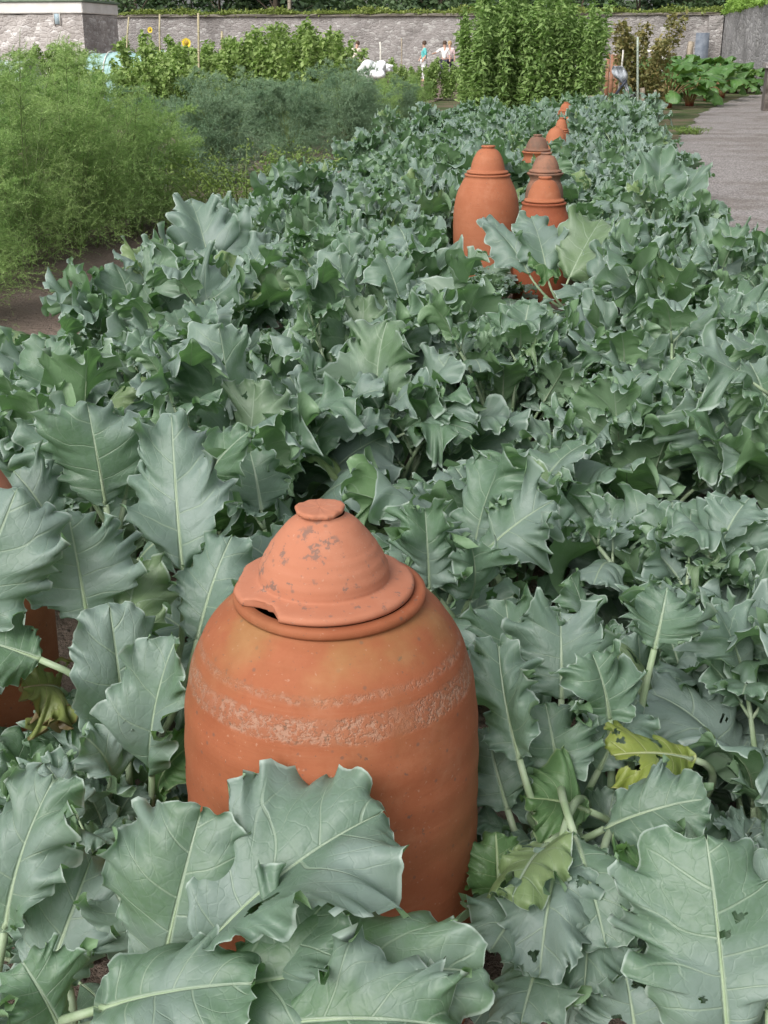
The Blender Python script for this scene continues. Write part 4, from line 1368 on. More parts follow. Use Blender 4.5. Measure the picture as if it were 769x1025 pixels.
# ------------------------------------------------------------------ feathery plants
def fern(seed, H, R, nst, nbr, ntw, nned, ned=.022, width=.0022, blue=False, droop=.35):
    rng = np.random.default_rng(seed)
    fb, sb = MB(), MB()
    allp, alld, allr = [], [], []
    for s_ in range(nst):
        az = rng.uniform(0, 6.28)
        out = np.array([math.cos(az), math.sin(az), 0])
        lean = rng.uniform(.05, 1.0) * R
        h = H * rng.uniform(.72, 1.05)
        base = out * rng.uniform(0, .16)
        pts = bez(base, base + np.array([0, 0, h * .65]) + out * lean * .25, base + out * lean + np.array([0, 0, h]), 14)
        tube(sb, pts, np.linspace(.006, .0015, 14), 5)
        for b in range(nbr):
            if b % 5 == 0:
                brn = rng.random()
                k0 = rng.uniform(.05, .98)
                a0 = az + rng.normal(0, 1.1)
            k = np.clip(k0 + rng.normal(0, .03), .03, .99)
            p = pts[int(k * 13)]
            a2 = a0 + rng.normal(0, .45)
            d = np.array([math.cos(a2), math.sin(a2), rng.uniform(.35, 1.1)])
            d = unit(d)
            bl = (.15 + .34 * (1 - k)) * R / .5 * rng.uniform(.7, 1.2)
            q = bez(p, p + d * bl * .6, p + d * bl + np.array([0, 0, -droop * bl]), 7)
            tube(sb, q, np.linspace(.0018, .0007, 7), 3, cap=False)
            for w in range(ntw):
                kk = rng.uniform(.15, 1)
                p2 = q[min(6, int(kk * 6.99))]
                d2 = unit(unit(q[-1] - q[0]) * .7 + rng.normal(0, .7, 3) + np.array([0, 0, .2]))
                tl = bl * .30 * rng.uniform(.6, 1.2)
                t_ = rng.uniform(0, 1, nned)
                allr.append(np.full(nned, np.clip(brn + rng.normal(0, .12), 0, 1)))
                pp_ = p2 + d2 * tl * t_[:, None] + np.array([0, 0, -.15 * tl]) * (t_ ** 2)[:, None]
                dd = d2 * .8 + rng.normal(0, .75, (nned, 3))
                allp.append(pp_)
                alld.append(dd / np.linalg.norm(dd, axis=1)[:, None])
    P = np.concatenate(allp)
    D = np.concatenate(alld)
    m = len(P)
    S = np.cross(D, rng.normal(0, 1, (m, 3)))
    S /= np.linalg.norm(S, axis=1)[:, None] + 1e-9
    ln = ned * rng.uniform(.6, 1.4, (m, 1))
    V = np.stack([P - S * width, P + S * width, P + D * ln], 1).reshape(-1, 3)
    tri = np.arange(m * 3).reshape(-1, 3)
    rn = np.repeat(np.concatenate(allr), 3)
    fb.add(V, None, tri, np.stack([np.zeros(m * 3), np.zeros(m * 3), rn], -1))
    return fb.mesh('foliage', FERNB if blue else FERN), sb.mesh('stems', GSTALK)


FV = [fern(300 + i, 1.45, .62, 14, 30, 9, 26, .024, .0014) for i in range(4)]
FB = [fern(320 + i, 1.3, .6, 15, 30, 9, 24, .026, .0016, True) for i in range(2)]


def put_fern(var, x, y, s, label, group, zs=1.0, cat='asparagus'):
    r = empty('asparagus_fern', (x, y, 0), RND.uniform(0, 6.28))
    r.scale = (s, s, s * zs)
    tag(r, label, cat, group)
    link('foliage', var[0], r)
    link('stems', var[1], r)
    return r


GA = 'feathery asparagus plants along the soil strip'
k = 0
for (x, y, s) in [(-3.42, 6.1, .72), (-4.0, 6.9, .92), (-4.0, 7.9, 1.06), (-3.95, 8.8, 1.0), (-3.8, 9.5, .86), (-3.72, 10.1, .70), (-4.5, 10.4, .95)]:
    labs = ['feathery asparagus fern lowest at the left edge, arching to the soil', 'feathery asparagus fern second from the left edge along the soil strip',
            'bright green asparagus fern beside the first bare soil patch', 'tall bright asparagus fern in the middle of the front clump',
            'asparagus fern arching furthest over the soil strip', 'asparagus fern at the right end of the bright front clump', 'shorter asparagus fern behind the bright front clump']
    put_fern(FV[k % 4], x, y, s, labs[k], GA)
    k += 1
for i in range(10):
    put_fern(FV[i % 4], -4.9 - (i % 2) * .75 + RND.uniform(-.1, .1), 6.6 + (i // 2) * 1.0 + RND.uniform(-.15, .15), RND.uniform(.92, 1.1),
             'pale asparagus fern standing behind the bright front row at left', GA)
for i, (x, y, s) in enumerate([(-4.05, 13.0, .88), (-4.75, 13.3, .84), (-4.3, 13.6, .92), (-3.95, 15.9, .95), (-4.5, 16.2, .9)]):
    put_fern(FB[i % 2], x, y, s, ['bluish feathery plant at the front of the dark clump', 'bluish feathery plant at the back left of the dark clump',
                                  'bluish feathery plant in the middle of the dark clump', 'bluish feathery plant at the right end of the dark clump',
                                  'bluish feathery plant behind the right end of the dark clump'][i], 'bluish feathery plants behind the low herb')
for i in range(16):
    put_fern(FB[i % 2] if i < 5 else (FV + FB)[i % 6], -3.75 - (i % 2) * .8 + RND.uniform(-.15, .15), 17.6 + (i // 2) * 1.25, RND.uniform(.8, 1.0) * (1 if i < 4 else .74),
             'feathery asparagus plant in the receding row beyond the bluish clump', 'receding row of asparagus beyond the bluish clump', 1.0)


# leafy bushy plants ---------------------------------------------------------
def leafy(seed, H, R, nst, nl, size, mat, aspect=.55, name='leafy', stemm=None, top=1.0, base_r=.2, lean=.3, crownlow=.12):
    rng = np.random.default_rng(seed)
    fb, sb = MB(), MB()
    for i in range(nst):
        az = rng.uniform(0, 6.28)
        rr = R * math.sqrt(rng.random())
        b = np.array([math.cos(az), math.sin(az), 0]) * rr * base_r / max(.01, base_r + .0) * .7
        out = np.array([math.cos(az), math.sin(az), 0])
        h = H * rng.uniform(.75, 1.05)
        pts = bez(b, b + np.array([0, 0, h * .6]), b + out * lean * R + np.array([rng.normal(0, .04), rng.normal(0, .04), h]), 16)
        tube(sb, pts, np.linspace(.008, .002, 16), 5)
        kk = rng.uniform(crownlow, 1, nl)
        idx = np.clip((kk * 15), 0, 14.99)
        i0 = idx.astype(int)
        f = (idx - i0)[:, None]
        p = pts[i0] * (1 - f) + pts[i0 + 1] * f
        sp = R * .34 * (1.15 - kk * .75)[:, None] * rng.uniform(.2, 1, (nl, 1))
        d = rng.normal(0, 1, (nl, 3)) * np.array([1, 1, .35])
        d /= np.linalg.norm(d, axis=1)[:, None]
        leaf_scatter(fb, p + d * sp, size, rng, .5, aspect)
    return fb.mesh('foliage', mat), sb.mesh('stems', stemm or GSTALK)


def put(name, var, x, y, s, label, cat, group=None, zs=1.0, z=0.0):
    r = empty(name, (x, y, z), RND.uniform(0, 6.28))
    r.scale = (s, s, s * zs)
    tag(r, label, cat, group)
    link('foliage', var[0], r)
    link('stems', var[1], r)
    return r


# low pale herb at the edge of the soil
HV = leafy(401, .62, .55, 40, 120, .035, COSMOS, .4, lean=.8)
c = at_z(262, 236)
put('low_herb', HV, c[0] - .15, c[1] + .1, 1.1, 'low airy yellow-green herb at the soil edge before the bluish clump', 'herb')
c = at_z(280, 375)

# tall block of leafy plants at the end of the bed
AV = [leafy(410 + i, 2.5, .40, 7, 300, .125, ARTI, .40, lean=.35, crownlow=.03) for i in range(4)]
for i in range(18):
    px = 474 + (i % 6) * 22 + RND.uniform(-6, 6)
    Y = 24.2 + (i // 6) * .75 + RND.uniform(-.2, .2)
    p = at_y(px, 100, Y)
    put('tall_leafy_plant', AV[i % 4], p[0], Y, 1.0, ['tall bright green leafy plant in the front of the block behind the kale',
        'tall bright green leafy plant in the middle of the block behind the kale', 'tall bright green leafy plant at the back of the block behind the kale'][i // 6],
        'tall plant', 'tall leafy plants at the end of the kale bed', RND.uniform(.80, 1.12) * (.88 if i % 6 in (0, 5) else 1.0))

# rhubarb patch by the path
def rhubarb(seed):
    rng = np.random.default_rng(seed)
    fb, sb = MB(), MB()
    for i in range(20):
        az = i * 2.4 + rng.normal(0, .2)
        k = i / 19
        out = np.array([math.cos(az), math.sin(az), 0])
        tl = math.radians(10 + 58 * k)
        T = unit(np.array([0, 0, math.cos(tl)]) + out * math.sin(tl))
        sl = rng.uniform(.4, .62)
        b = out * .06
        e = b + T * sl * .9 + np.array([0, 0, .08])
        tube(sb, bez(b, b + np.array([0, 0, sl * .5]), e, 6), np.linspace(.016, .01, 6), 6)
        tl2 = tl + .5
        T2 = unit(np.array([0, 0, math.cos(tl2)]) + out * math.sin(tl2))
        N = unit(np.array([0, 0, math.sin(tl2)]) - out * math.cos(tl2))
        L = rng.uniform(.34, .5)
        leaf(fb, sb, e, T2, N, L, L * .95, rng, 22, 13, .14, .05, .05, .1, rng.uniform(.5, 1.3), .4, pa=.35, pb=.5, rib=.007)
    return fb.mesh('foliage', RHUB), sb.mesh('stems', RSTALK)


RV = [rhubarb(i) for i in (1, 2, 3)]
for i, (px, py, s) in enumerate([(668, 108, 1.12), (690, 106, 1.1), (708, 101, 1.12), (722, 98, 1.0), (668, 95, 1.25), (690, 93, 1.28), (712, 91, 1.2), (735, 90, 1.0),
                                 (746, 88, .9), (660, 86, 1.2), (685, 84, 1.25), (705, 83, 1.2)]):
    c = at_z(px, py)
    if c[1] > 44:
        c = at_y(px, py, 44.0)
    labs = ['rhubarb plant at the front left foot of the patch, next to the kale', 'rhubarb plant in front of the patch with leaves over the path edge', 'rhubarb plant at the front right of the big patch',
            'rhubarb plant just right of the front of the big patch', 'rhubarb plant standing high on the left of the patch', 'rhubarb plant standing highest in the middle of the patch',
            'rhubarb plant behind the front right of the patch', 'rhubarb plant apart on the right, near the wall', 'small rhubarb plant furthest right by the wall foot',
            'rhubarb plant at the back left of the patch', 'rhubarb plant at the back middle of the patch', 'rhubarb plant at the back right of the patch']
    put('rhubarb', RV[i % 3], c[0], c[1], s * 1.3, labs[i], 'rhubarb', 'rhubarb plants beside the gravel path')

# young russet tree tied to a stake
OV = leafy(430, 1.85, .62, 13, 330, .09, ORANGEP, .65, lean=.5, crownlow=.12)
c = at_y(641, 98, 28.0)
put('young_russet_tree', OV, c[0], 28.0, 1.12, 'young orange and green leaved tree tied to a stake', 'small tree')


def stick(name, px, y0, y1, Y, r, mat, label, cat, group=None, px2=None, sq=False):
    a, b = at_y(px, y1, Y), at_y(px if px2 is None else px2, y0, Y)
    mb = MB()
    base = np.array([a[0], a[1], 0.0])
    d = b - a
    foot = a - d * (a[2] / d[2]) if abs(d[2]) > .01 else a
    n = 7
    pts = np.linspace(foot, b, n) - base
    pts[1:-1] += RND.uniform(-1, 1) * r * .6
    if sq:
        tube(mb, pts, np.full(n, r * 1.2), 4)
    else:
        tube(mb, pts, np.linspace(r * 1.08, r * .9, n), 8)
        for q in (1, 2, 3, 4, 5):   # nodes
            t_ = pts[q]
            tube(mb, np.stack([t_ - unit(d) * .012, t_, t_ + unit(d) * .012]), [r * 1.02, r * 1.18, r * 1.02], 8)
    o = mb.build(name, mat)
    o.location = base
    tag(o, label, cat, group)
    return o


stick('stake', 638.5, 37, 98, 27.15, .025, simple('pale_green_stake', (0.30, 0.36, 0.30), (0.40, 0.45, 0.38), 20.0), 'pale green stake in front of the russet tree', 'stake')
GS = 'canes and stakes in the plots'
stick('cane', 618, 50, 98, 27.4, .02, PALEPAINT, 'pale crooked cane left of the russet tree', 'cane', GS, 624)
stick('pipe', 613, 80, 99, 27.2, .028, DARKPIPE, 'dark leaning pipe between tall plants and russet tree', 'pipe', None, 627)
stick('stake', 592, 96, 104, 23.4, .05, WOOD, 'short wooden stake in front of the tall leafy block', 'stake', GS, None, True)
stick('stake', 602, 84, 102, 26.0, .035, WOOD, 'wooden stake right of the tall leafy block', 'stake', GS, None, True)
stick('stake', 626, 92, 102, 25.0, .055, simple('pinkish_wood', (0.40, 0.27, 0.21), (0.5, 0.36, 0.29), 18.0), 'pinkish short wooden stake below the silver sheet', 'stake', GS, None, True)
stick('stake', 643, 88, 102, 25.5, .045, WOOD, 'wooden stake at the foot of the russet tree', 'stake', GS, None, True)
stick('stake', 655, 90, 102, 26.5, .03, WOOD, 'thin leaning stake between russet tree and rhubarb', 'stake', GS, 656)
stick('cane', 127, 17, 60, 30.0, .022, CANE, 'cane left of the sunflowers, first from the left', 'cane', GS, 129)
stick('cane', 161, 14, 60, 29.0, .022, CANE, 'cane between the turquoise net and the yellow flower', 'cane', GS, 160)
stick('cane', 199, 13, 110, 24.0, .022, CANE, 'longest pale cane right of the yellow sunflower', 'cane', GS, 198.5)
stick('cane', 222, 31, 60, 33.0, .022, CANE, 'upright cane of a crossed pair by the beans', 'cane', GS)
stick('cane', 228, 32, 60, 33.1, .022, CANE, 'slanting cane of a crossed pair by the beans', 'cane', GS, 222.5)
stick('cane', 380.5, 42, 62, 45.0, .035, PALEPAINT, 'pale post left of the people by the far wall', 'post', GS)
stick('cane', 402, 38, 62, 46.0, .03, WOOD, 'dull thin post between cream and turquoise dressed people', 'post', GS)
stick('pole', 289, -12, 40, 66.0, .11, WOOD, 'wooden pole rising behind the far wall among the trees', 'pole', None)

# silver sheet caught on the cane
mb = MB()
rng = np.random.default_rng(55)
c0 = at_y(618, 72, 27.3)
nv_, nu_ = 22, 14
u_, v_ = np.meshgrid(np.linspace(-1, 1, nu_), np.linspace(0, 1, nv_), indexing='xy')
X = u_ * (.10 + .06 * np.sin(v_ * 7)) + .36 * v_ ** 1.3
Z = .12 - v_ * .62
Yq = .07 * np.sin(u_ * 6 + v_ * 5) + .05 * np.sin(v_ * 13)
id_ = np.arange(nv_ * nu_).reshape(nv_, nu_)
mb.add(np.stack([X, Yq, Z], -1).reshape(-1, 3), np.stack([id_[:-1, :-1], id_[:-1, 1:], id_[1:, 1:], id_[1:, :-1]], -1).reshape(-1, 4))
o = mb.build('plastic_sheet', SILVER)
o.location = c0
tag(o, 'crumpled silver plastic sheet hanging on the pale crooked cane', 'plastic sheet')
md = o.modifiers.new('thick', 'SOLIDIFY')
md.thickness = .006

# rusty boards and pale rail behind the russet tree
mb = MB()
a, b = at_y(606, 70, 33.0), at_y(625, 54, 33.0)
for j in range(4):
    box(mb, ((b[0] - a[0]) * (j - 1.5) / 4, 0, (b[2]) / 2), ((b[0] - a[0]) / 4 - .012, .04, b[2] - .02 * j), bev=.006)
box(mb, (0, .035, b[2] * .7), (b[0] - a[0], .03, .09), bev=.005)
o = mb.build('board_panel', REDWOOD)
o.location = ((a[0] + b[0]) / 2, 33.0, 0)
tag(o, 'rusty brown board panel behind the pale crooked cane', 'panel')
rail = empty('fence_rail', (at_y(655, 50, 40.0)[0], 40.0, 0))
tag(rail, 'pale wooden rail with square post behind the russet tree', 'rail')
zr = at_y(655, 51.5, 40)[2]
mb = MB()
box(mb, (-.1, 0, zr), (.9, .05, .07), bev=.01)
mb.build('rail', PALEPAINT, rail)
mb = MB()
px_ = at_y(664.5, 50, 40)[0] - rail.location.x
box(mb, (px_, -.06, (zr + .1) / 2), (.13, .06, zr + .14), bev=.012)
mb.build('post', PALEPAINT, rail)
# leaning slate board and post by the corner
sb_ = at_y(702, 52, 60.9)
mb = MB()
box(mb, (0, 0, 1.05), (.62, .06, 2.1), bev=.015)
o = mb.build('leaning_board', SLATE)
o.location = (float(sb_[0]), 60.6, 0.0)
o.rotation_euler = (-.16, 0, 0)
tag(o, 'dark slate-blue board leaning on the far wall beside the corner', 'board')
stick('stake', 692, 42, 60, 58.0, .13, WOOD, 'thick wooden post by the far wall, left of the slate board', 'post', GS, None, True)


# ------------------------------------------------------------------ plots on the left
BV = [leafy(440 + i, 1.75, .55, 8, 200, .115, BEAN, .7, lean=.35, crownlow=.08) for i in range(3)]
GB = 'light green bean plants in the left plots'
n = 0
for (px0, px1, Y, cnt, s) in [(140, 345, 26.5, 13, .93), (205, 350, 31.0, 11, 1.02), (60, 215, 22.5, 9, .72), (330, 470, 36.0, 9, .66), (240, 460, 43.0, 12, .55), (20, 210, 33.0, 10, .85)]:
    txt = {26.5: 'in the front row behind the asparagus', 31.0: 'in the second row behind the asparagus', 22.5: 'low in front of the turquoise net',
           36.0: 'near the white fleece bundle', 43.0: 'in front of the people by the wall', 33.0: 'beyond the turquoise net'}[Y]
    for i in range(cnt):
        px = px0 + (px1 - px0) * (i + .5) / cnt + RND.uniform(-3, 3)
        p = at_y(px, 80, Y)
        put('bean_plant', BV[n % 3], p[0], Y + RND.uniform(-.4, .4), s * RND.uniform(.85, 1.1), 'light green leafy bean plant ' + txt, 'bean plant', GB, RND.uniform(.9, 1.1))
        n += 1

# sunflowers
def sunflower(px, py, Y, r, label):
    p = at_y(px, py, Y)
    root = empty('sunflower', (p[0], p[1], 0))
    tag(root, label, 'sunflower', 'sunflowers among the beans')
    mb = MB()
    tube(mb, bez((0, 0, 0), (.03, 0, p[2] * .6), (0, 0, p[2] - .03), 10), np.linspace(.014, .008, 10), 6)
    mb.build('stem', GSTALK, root)
    rg = np.random.default_rng(int(px))
    lb = MB()
    leaf_scatter(lb, [(rg.normal(0, .03), rg.normal(0, .03), p[2] * k_) for k_ in np.linspace(.2, .9, 14)], .2, rg, .6, .7)
    lb.build('foliage', BEAN, root)
    hb = MB()
    for i in range(18):
        a_ = i / 18 * 2 * PI
        d = np.array([math.cos(a_), -.25, math.sin(a_)])
        s_ = np.array([-math.sin(a_), 0, math.cos(a_)])
        c_ = np.array([0, -.04, p[2]])
        V = [c_ + d * r * .35, c_ + d * r * .7 - s_ * r * .14, c_ + d * r * (1 + rg.uniform(-.1, .1)), c_ + d * r * .7 + s_ * r * .14]
        hb.add(V, [(0, 1, 2, 3)])
    hb.build('petals', PETAL, root)
    db = MB()
    lathe(db, [(.0005, .035), (r * .25, .03), (r * .42, .012), (r * .42, -.02), (.0005, -.03)], 20)
    V = db.v[0].copy()
    db.v[0] = np.stack([V[:, 0], -V[:, 2] - .04, V[:, 1] + p[2]], -1)
    db.build('disc', simple('flower_disc', (0.28, 0.17, 0.03), (0.42, 0.28, 0.04), 60.0), root)


sunflower(187.5, 43, 27.0, .12, 'large yellow sunflower left of the longest cane')
sunflower(151, 30, 29.5, .075, 'small yellow flower further left above the net')


# net cloches
def cloche(px0, px1, py_top, Y, dy, mat, label):
    a, b = at_y(px0, py_top, Y), at_y(px1, py_top, Y)
    Hc, Wc = a[2], b[0] - a[0]
    root = empty('net_cloche', ((a[0] + b[0]) / 2, Y, 0))
    tag(root, label, 'net cloche', 'net cloches over the crops')
    mb = MB()
    n_, m_ = 14, 13
    th = np.linspace(0, PI, m_)
    xs = np.linspace(-Wc / 2, Wc / 2, n_)
    rg = np.random.default_rng(abs(int(px0)) + 3)
    V = []
    for x_ in xs:
        sag = 1 - .05 * abs(math.sin(x_ * 3.0))
        for t_ in th:
            V.append((x_ + rg.normal(0, .01), -math.cos(t_) * dy / 2, (abs(math.sin(t_)) ** .6) * Hc * sag + .02))
    id_ = np.arange(n_ * m_).reshape(n_, m_)
    mb.add(V, np.stack([id_[:-1, :-1], id_[:-1, 1:], id_[1:, 1:], id_[1:, :-1]], -1).reshape(-1, 4))
    nt = mb.build('netting', mat, root)
    md_ = nt.modifiers.new('thick', 'SOLIDIFY')
    md_.thickness = .01
    for x_ in np.linspace(-Wc / 2, Wc / 2, 4):
        hb = MB()
        tube(hb, [(x_, -math.cos(t_) * (dy / 2 + .015), (abs(math.sin(t_)) ** .6) * (Hc + .02)) for t_ in th], .014, 6)
        hb.build('hoop', PALEPAINT, root)


cloche(92, 150, 52, 29.0, 1.4, NET, 'turquoise net cloche half hidden among leaves, below the far wall')
cloche(148, 178, 51, 35.0, 1.4, NET, 'farther turquoise net cloche right of the larger one')
cloche(-40, 30, 60, 26.0, 1.2, PALENET, 'pale net cloche behind the asparagus at the left edge')

# white fleece bundles tied on short stakes
def bundle(px, py, Y, r, label):
    p = at_y(px, py, Y)
    root = empty('fleece_bundle', (p[0], p[1], 0))
    tag(root, label, 'fleece bundle', 'white fleece bundles among the greenery')
    rg = np.random.default_rng(int(px))
    n_, m_ = 22, 34
    ph = rg.uniform(0, 6.28, 8)
    V = []
    for i in range(n_ + 1):
        th = PI * i / n_
        for j in range(m_):
            a_ = 2 * PI * j / m_
            d = 1 + .22 * math.sin(2 * a_ + ph[0] + th * 2) + .17 * math.sin(3 * a_ + ph[1] - th * 3) + .10 * math.sin(7 * a_ + 5 * th + ph[2]) + .13 * math.sin(5 * th + ph[4])
            V.append((r * 1.15 * d * math.sin(th) * math.cos(a_), r * d * math.sin(th) * math.sin(a_), p[2] - r * .75 + r * .75 * d * math.cos(th)))
    id_ = np.arange((n_ + 1) * m_).reshape(n_ + 1, m_)
    nx_ = np.roll(id_, -1, axis=1)
    mb = MB()
    mb.add(V, np.stack([id_[1:], nx_[1:], nx_[:-1], id_[:-1]], -1).reshape(-1, 4))
    mb.build('fleece', FLEECE, root)
    mb = MB()
    tube(mb, np.linspace((0, 0, 0), (.01, 0, p[2] - r * .6), 5), .02, 7)
    mb.build('stake', WOOD, root)


bundle(373, 63, 31.0, .28, 'larger white bundle among the feathery greenery')
bundle(388, 65, 31.4, .12, 'small white bundle right of the larger one')
bundle(361, 68, 31.2, .07, 'tiny white bundle left of the larger one')


# ------------------------------------------------------------------ people by the far wall
def person(px, py_head, Y, label, shirt, trous, hair, lean=0.0, face=0.0, armout=0.0, H=1.68):
    p = at_y(px, py_head, Y)
    root = empty('person', (p[0], Y, 0), face)
    tag(root, label, 'person', 'visitors by the far wall')
    k_ = H / 1.72

    def skin(name, verts, edges, rad, mat, sub=2):
        me = bpy.data.meshes.new(name)
        me.from_pydata([tuple(np.array(v_) * k_ + np.array([0, 0, 0])) for v_ in verts], edges, [])
        o_ = link(name, me, root)
        md_ = o_.modifiers.new('skin', 'SKIN')
        for i_, r_ in enumerate(rad):
            me.skin_vertices[0].data[i_].radius = (r_[0] * k_, r_[1] * k_) if isinstance(r_, tuple) else (r_ * k_, r_ * k_)
        me.skin_vertices[0].data[0].use_root = True
        md_.use_smooth_shade = True
        s_ = o_.modifiers.new('sub', 'SUBSURF')
        s_.levels = s_.render_levels = sub
        me.materials.append(mat)
        return o_
    l = lean
    J = {'pel': (0, 0, .93), 'wai': (l * .2, 0, 1.08), 'che': (l * .5, 0, 1.30), 'nek': (l * .8, 0, 1.47), 'hd0': (l * .9, -.02, 1.56), 'hd1': (l, -.01, 1.68),
         'shL': (l * .65 - .17, 0, 1.40), 'elL': (l * .6 - .25 - armout * .15, -.04, 1.13 + armout * .1), 'wrL': (l * .6 - .25 - armout * .3, -.16, .95 + armout * .25), 'haL': (l * .6 - .25 - armout * .36, -.2, .88 + armout * .3),
         'shR': (l * .65 + .17, 0, 1.40), 'elR': (l * .6 + .24, .02, 1.12), 'wrR': (l * .6 + .25, -.10, .92), 'haR': (l * .6 + .25, -.14, .83),
         'hiL': (-.09, 0, .88), 'knL': (-.10, -.05, .48), 'anL': (-.10, .03, .08), 'toL': (-.11, -.14, .03),
         'hiR': (.09, 0, .88), 'knR': (.10, -.02, .48), 'anR': (.10, .06, .08), 'toR': (.11, -.10, .03)}
    names = list(J)
    E = [('pel', 'wai'), ('wai', 'che'), ('che', 'nek'), ('nek', 'hd0'), ('hd0', 'hd1'), ('che', 'shL'), ('shL', 'elL'), ('elL', 'wrL'), ('wrL', 'haL'),
         ('che', 'shR'), ('shR', 'elR'), ('elR', 'wrR'), ('wrR', 'haR'), ('pel', 'hiL'), ('hiL', 'knL'), ('knL', 'anL'), ('anL', 'toL'), ('pel', 'hiR'), ('hiR', 'knR'), ('knR', 'anR'), ('anR', 'toR')]
    Rr = {'pel': (.13, .10), 'wai': (.12, .09), 'che': (.14, .10), 'nek': .052, 'hd0': (.072, .085), 'hd1': (.07, .085), 'shL': .055, 'elL': .04, 'wrL': .028, 'haL': .03,
          'shR': .055, 'elR': .04, 'wrR': .028, 'haR': .03, 'hiL': .085, 'knL': .055, 'anL': .038, 'toL': .03, 'hiR': .085, 'knR': .055, 'anR': .038, 'toR': .03}
    ix = {n_: i_ for i_, n_ in enumerate(names)}
    skin('body', [J[n_] for n_ in names], [(ix[a_], ix[b_]) for a_, b_ in E], [Rr[n_] for n_ in names], SKIN)

    def sub(name, ns, mat, grow):
        es = [(ns.index(a_), ns.index(b_)) for a_, b_ in E if a_ in ns and b_ in ns]
        rr = [tuple(x_ + grow for x_ in Rr[n_]) if isinstance(Rr[n_], tuple) else Rr[n_] + grow for n_ in ns]
        skin(name, [J[n_] for n_ in ns], es, rr, mat)
    sub('shirt', ['pel', 'wai', 'che', 'shL', 'elL', 'shR', 'elR'], shirt, .02)
    sub('trousers', ['pel', 'hiL', 'knL', 'anL', 'hiR', 'knR', 'anR'], trous, .017)
    hb = MB()
    lathe(hb, [(.085, -.07), (.098, -.01), (.095, .05), (.07, .095), (.03, .115), (.0005, .118)], 20)
    o_ = hb.build('hair', hair, root)
    o_.location = (J['hd1'][0] * k_, (J['hd1'][1] + .02) * k_, (1.65) * k_)


person(353.5, 40, 57.0, 'person in a cream top bending sideways by the far wall', SHIRTC, TROUSD, HAIRB, .22, .3)
person(425, 37, 56.0, 'person in turquoise top and white trousers walking by the wall', SHIRTT, TROUSL, HAIRB, -.03, -1.2)
person(445, 39, 57.0, 'person in a white top with one arm raised outwards', SHIRTW, TROUSD, HAIRB, .02, .2, 1.0)
person(450.5, 38, 57.6, 'fair-haired person in pale pink beside the white-topped one', SHIRTP, TROUSD, HAIRF, 0, 0)


# ------------------------------------------------------------------ trees beyond the wall
def tree(seed, H, R, nl, size, mat, low=.1):
    rng = np.random.default_rng(seed)
    cb, tb = MB(), MB()
    tube(tb, bez((0, 0, 0), (.15, .05, H * .4), (.05, .1, H * .82), 12), np.linspace(.24, .05, 12), 9)
    cl = []
    for i in range(26):
        az = rng.uniform(0, 6.28)
        h = H * rng.uniform(low + .05, .95)
        rr = R * math.sqrt(max(.05, 1 - ((h / H - .5) / .55) ** 2)) * rng.uniform(.35, .95)
        c_ = np.array([math.cos(az) * rr, math.sin(az) * rr, h])
        cl.append(c_)
        tube(tb, bez((.05, .03, h * .6), c_ * np.array([.4, .4, .85]), c_, 7), np.linspace(.06, .015, 7), 5)
    for c_ in cl:
        m_ = int(nl / 26 * rng.uniform(.6, 1.4))
        sp = R * rng.uniform(.28, .5)
        d = rng.normal(0, 1, (m_, 3))
        d /= np.linalg.norm(d, axis=1)[:, None]
        leaf_scatter(cb, c_ + d * sp * (rng.random((m_, 1)) ** .45) * np.array([1, 1, .75]), size, rng, .5, .75)
    return cb.mesh('crown', mat), tb.mesh('trunk', BARK)


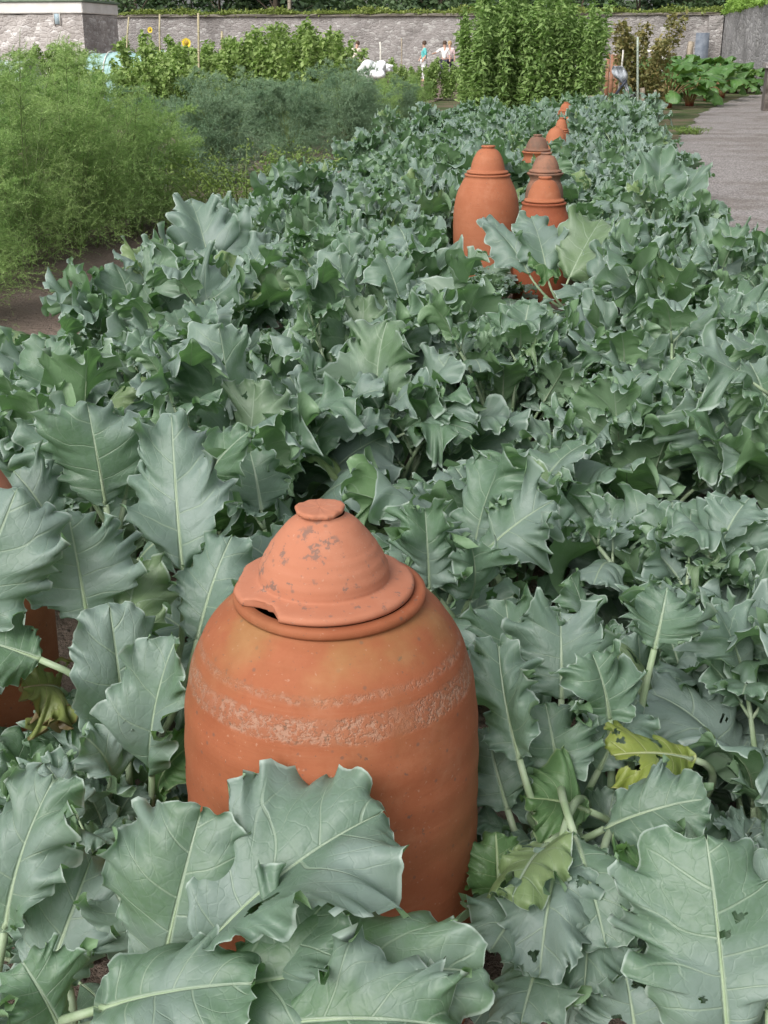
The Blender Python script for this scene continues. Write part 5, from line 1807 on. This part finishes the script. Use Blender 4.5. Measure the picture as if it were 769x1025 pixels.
TV = [tree(500, 7.5, 3.2, 5200, .30, TREEL, .05), tree(501, 6.0, 3.0, 4200, .30, TREEL2, .03), tree(502, 9.0, 3.6, 6000, .32, TREEL2, .06), tree(503, 5.2, 2.9, 3800, .28, TREEL, .02)]
rng = np.random.default_rng(77)
i = 0
for px in range(-60, 860, 28):
    Y = 70 + rng.uniform(-2, 9)
    p = at_y(px + rng.uniform(-8, 8), 20, Y)
    v_ = [3, 1, 0, 3, 2, 1, 3, 0][i % 8]
    s = rng.uniform(.82, 1.05)
    r = empty('hedgerow_tree', (p[0], Y, 0), rng.uniform(0, 6.28))
    r.scale = (s, s, s * .9)
    nm = ['mid green bushy tree growing beyond the far wall', 'low dark green tree growing beyond the far wall', 'tall dark green tree growing beyond the far wall', 'low mid green bush-like tree beyond the far wall'][v_]
    tag(r, nm, 'tree', 'trees beyond the far wall')
    link('crown', TV[v_][0], r)
    link('trunk', TV[v_][1], r)
    i += 1

# clean up: protos that were only meshes need nothing; weeds by the path
WV = leafy(601, .12, .3, 30, 26, .05, COSMOS, .3, lean=.6)
for (px, py, lb) in [(688, 135, 'small tuft of bright grass at the path edge by the far kale'), (262, 378, '')]:
    if lb:
        c = at_z(px, py)
        put('grass_tuft', WV, c[0] + .05, c[1], 1.0, lb, 'grass tuft')

# ------------------------------------------------------------------ light
w = bpy.data.worlds.new('World')
SC.world = w
w.use_nodes = True
nt = w.node_tree
bg = nt.nodes['Background']
sky = nt.nodes.new('ShaderNodeTexSky')
sky.sky_type = 'NISHITA'
sky.sun_disc = False
sky.sun_elevation = math.radians(42)
sky.sun_rotation = math.radians(205)
sky.air_density = 1.0
sky.dust_density = 4.0
hs = nt.nodes.new('ShaderNodeHueSaturation')
hs.inputs['Saturation'].default_value = 0.25
nt.links.new(sky.outputs[0], hs.inputs['Color'])
nt.links.new(hs.outputs[0], bg.inputs[0])
bg.inputs[1].default_value = 0.14
sl = bpy.data.lights.new('sun', 'SUN')
sl.energy = 1.5
sl.angle = math.radians(40)
sl.color = (1.0, 0.97, 0.93)
so = bpy.data.objects.new('sun', sl)
C.objects.link(so)
az = math.radians(205)
el = math.radians(42)
sd = Vector((math.sin(az) * math.cos(el), math.cos(az) * math.cos(el), math.sin(el)))
so.rotation_euler = sd.to_track_quat('Z', 'Y').to_euler()
so.location = (0, -5, 20)
SC.view_settings.view_transform = 'Standard'
SC.view_settings.look = 'None'
SC.view_settings.gamma = 1.0
SC.view_settings.exposure = 0.58
SC.cycles.max_bounces = 6
SC.cycles.diffuse_bounces = 3
SC.cycles.glossy_bounces = 2
SC.cycles.transmission_bounces = 3
SC.cycles.use_denoising = True
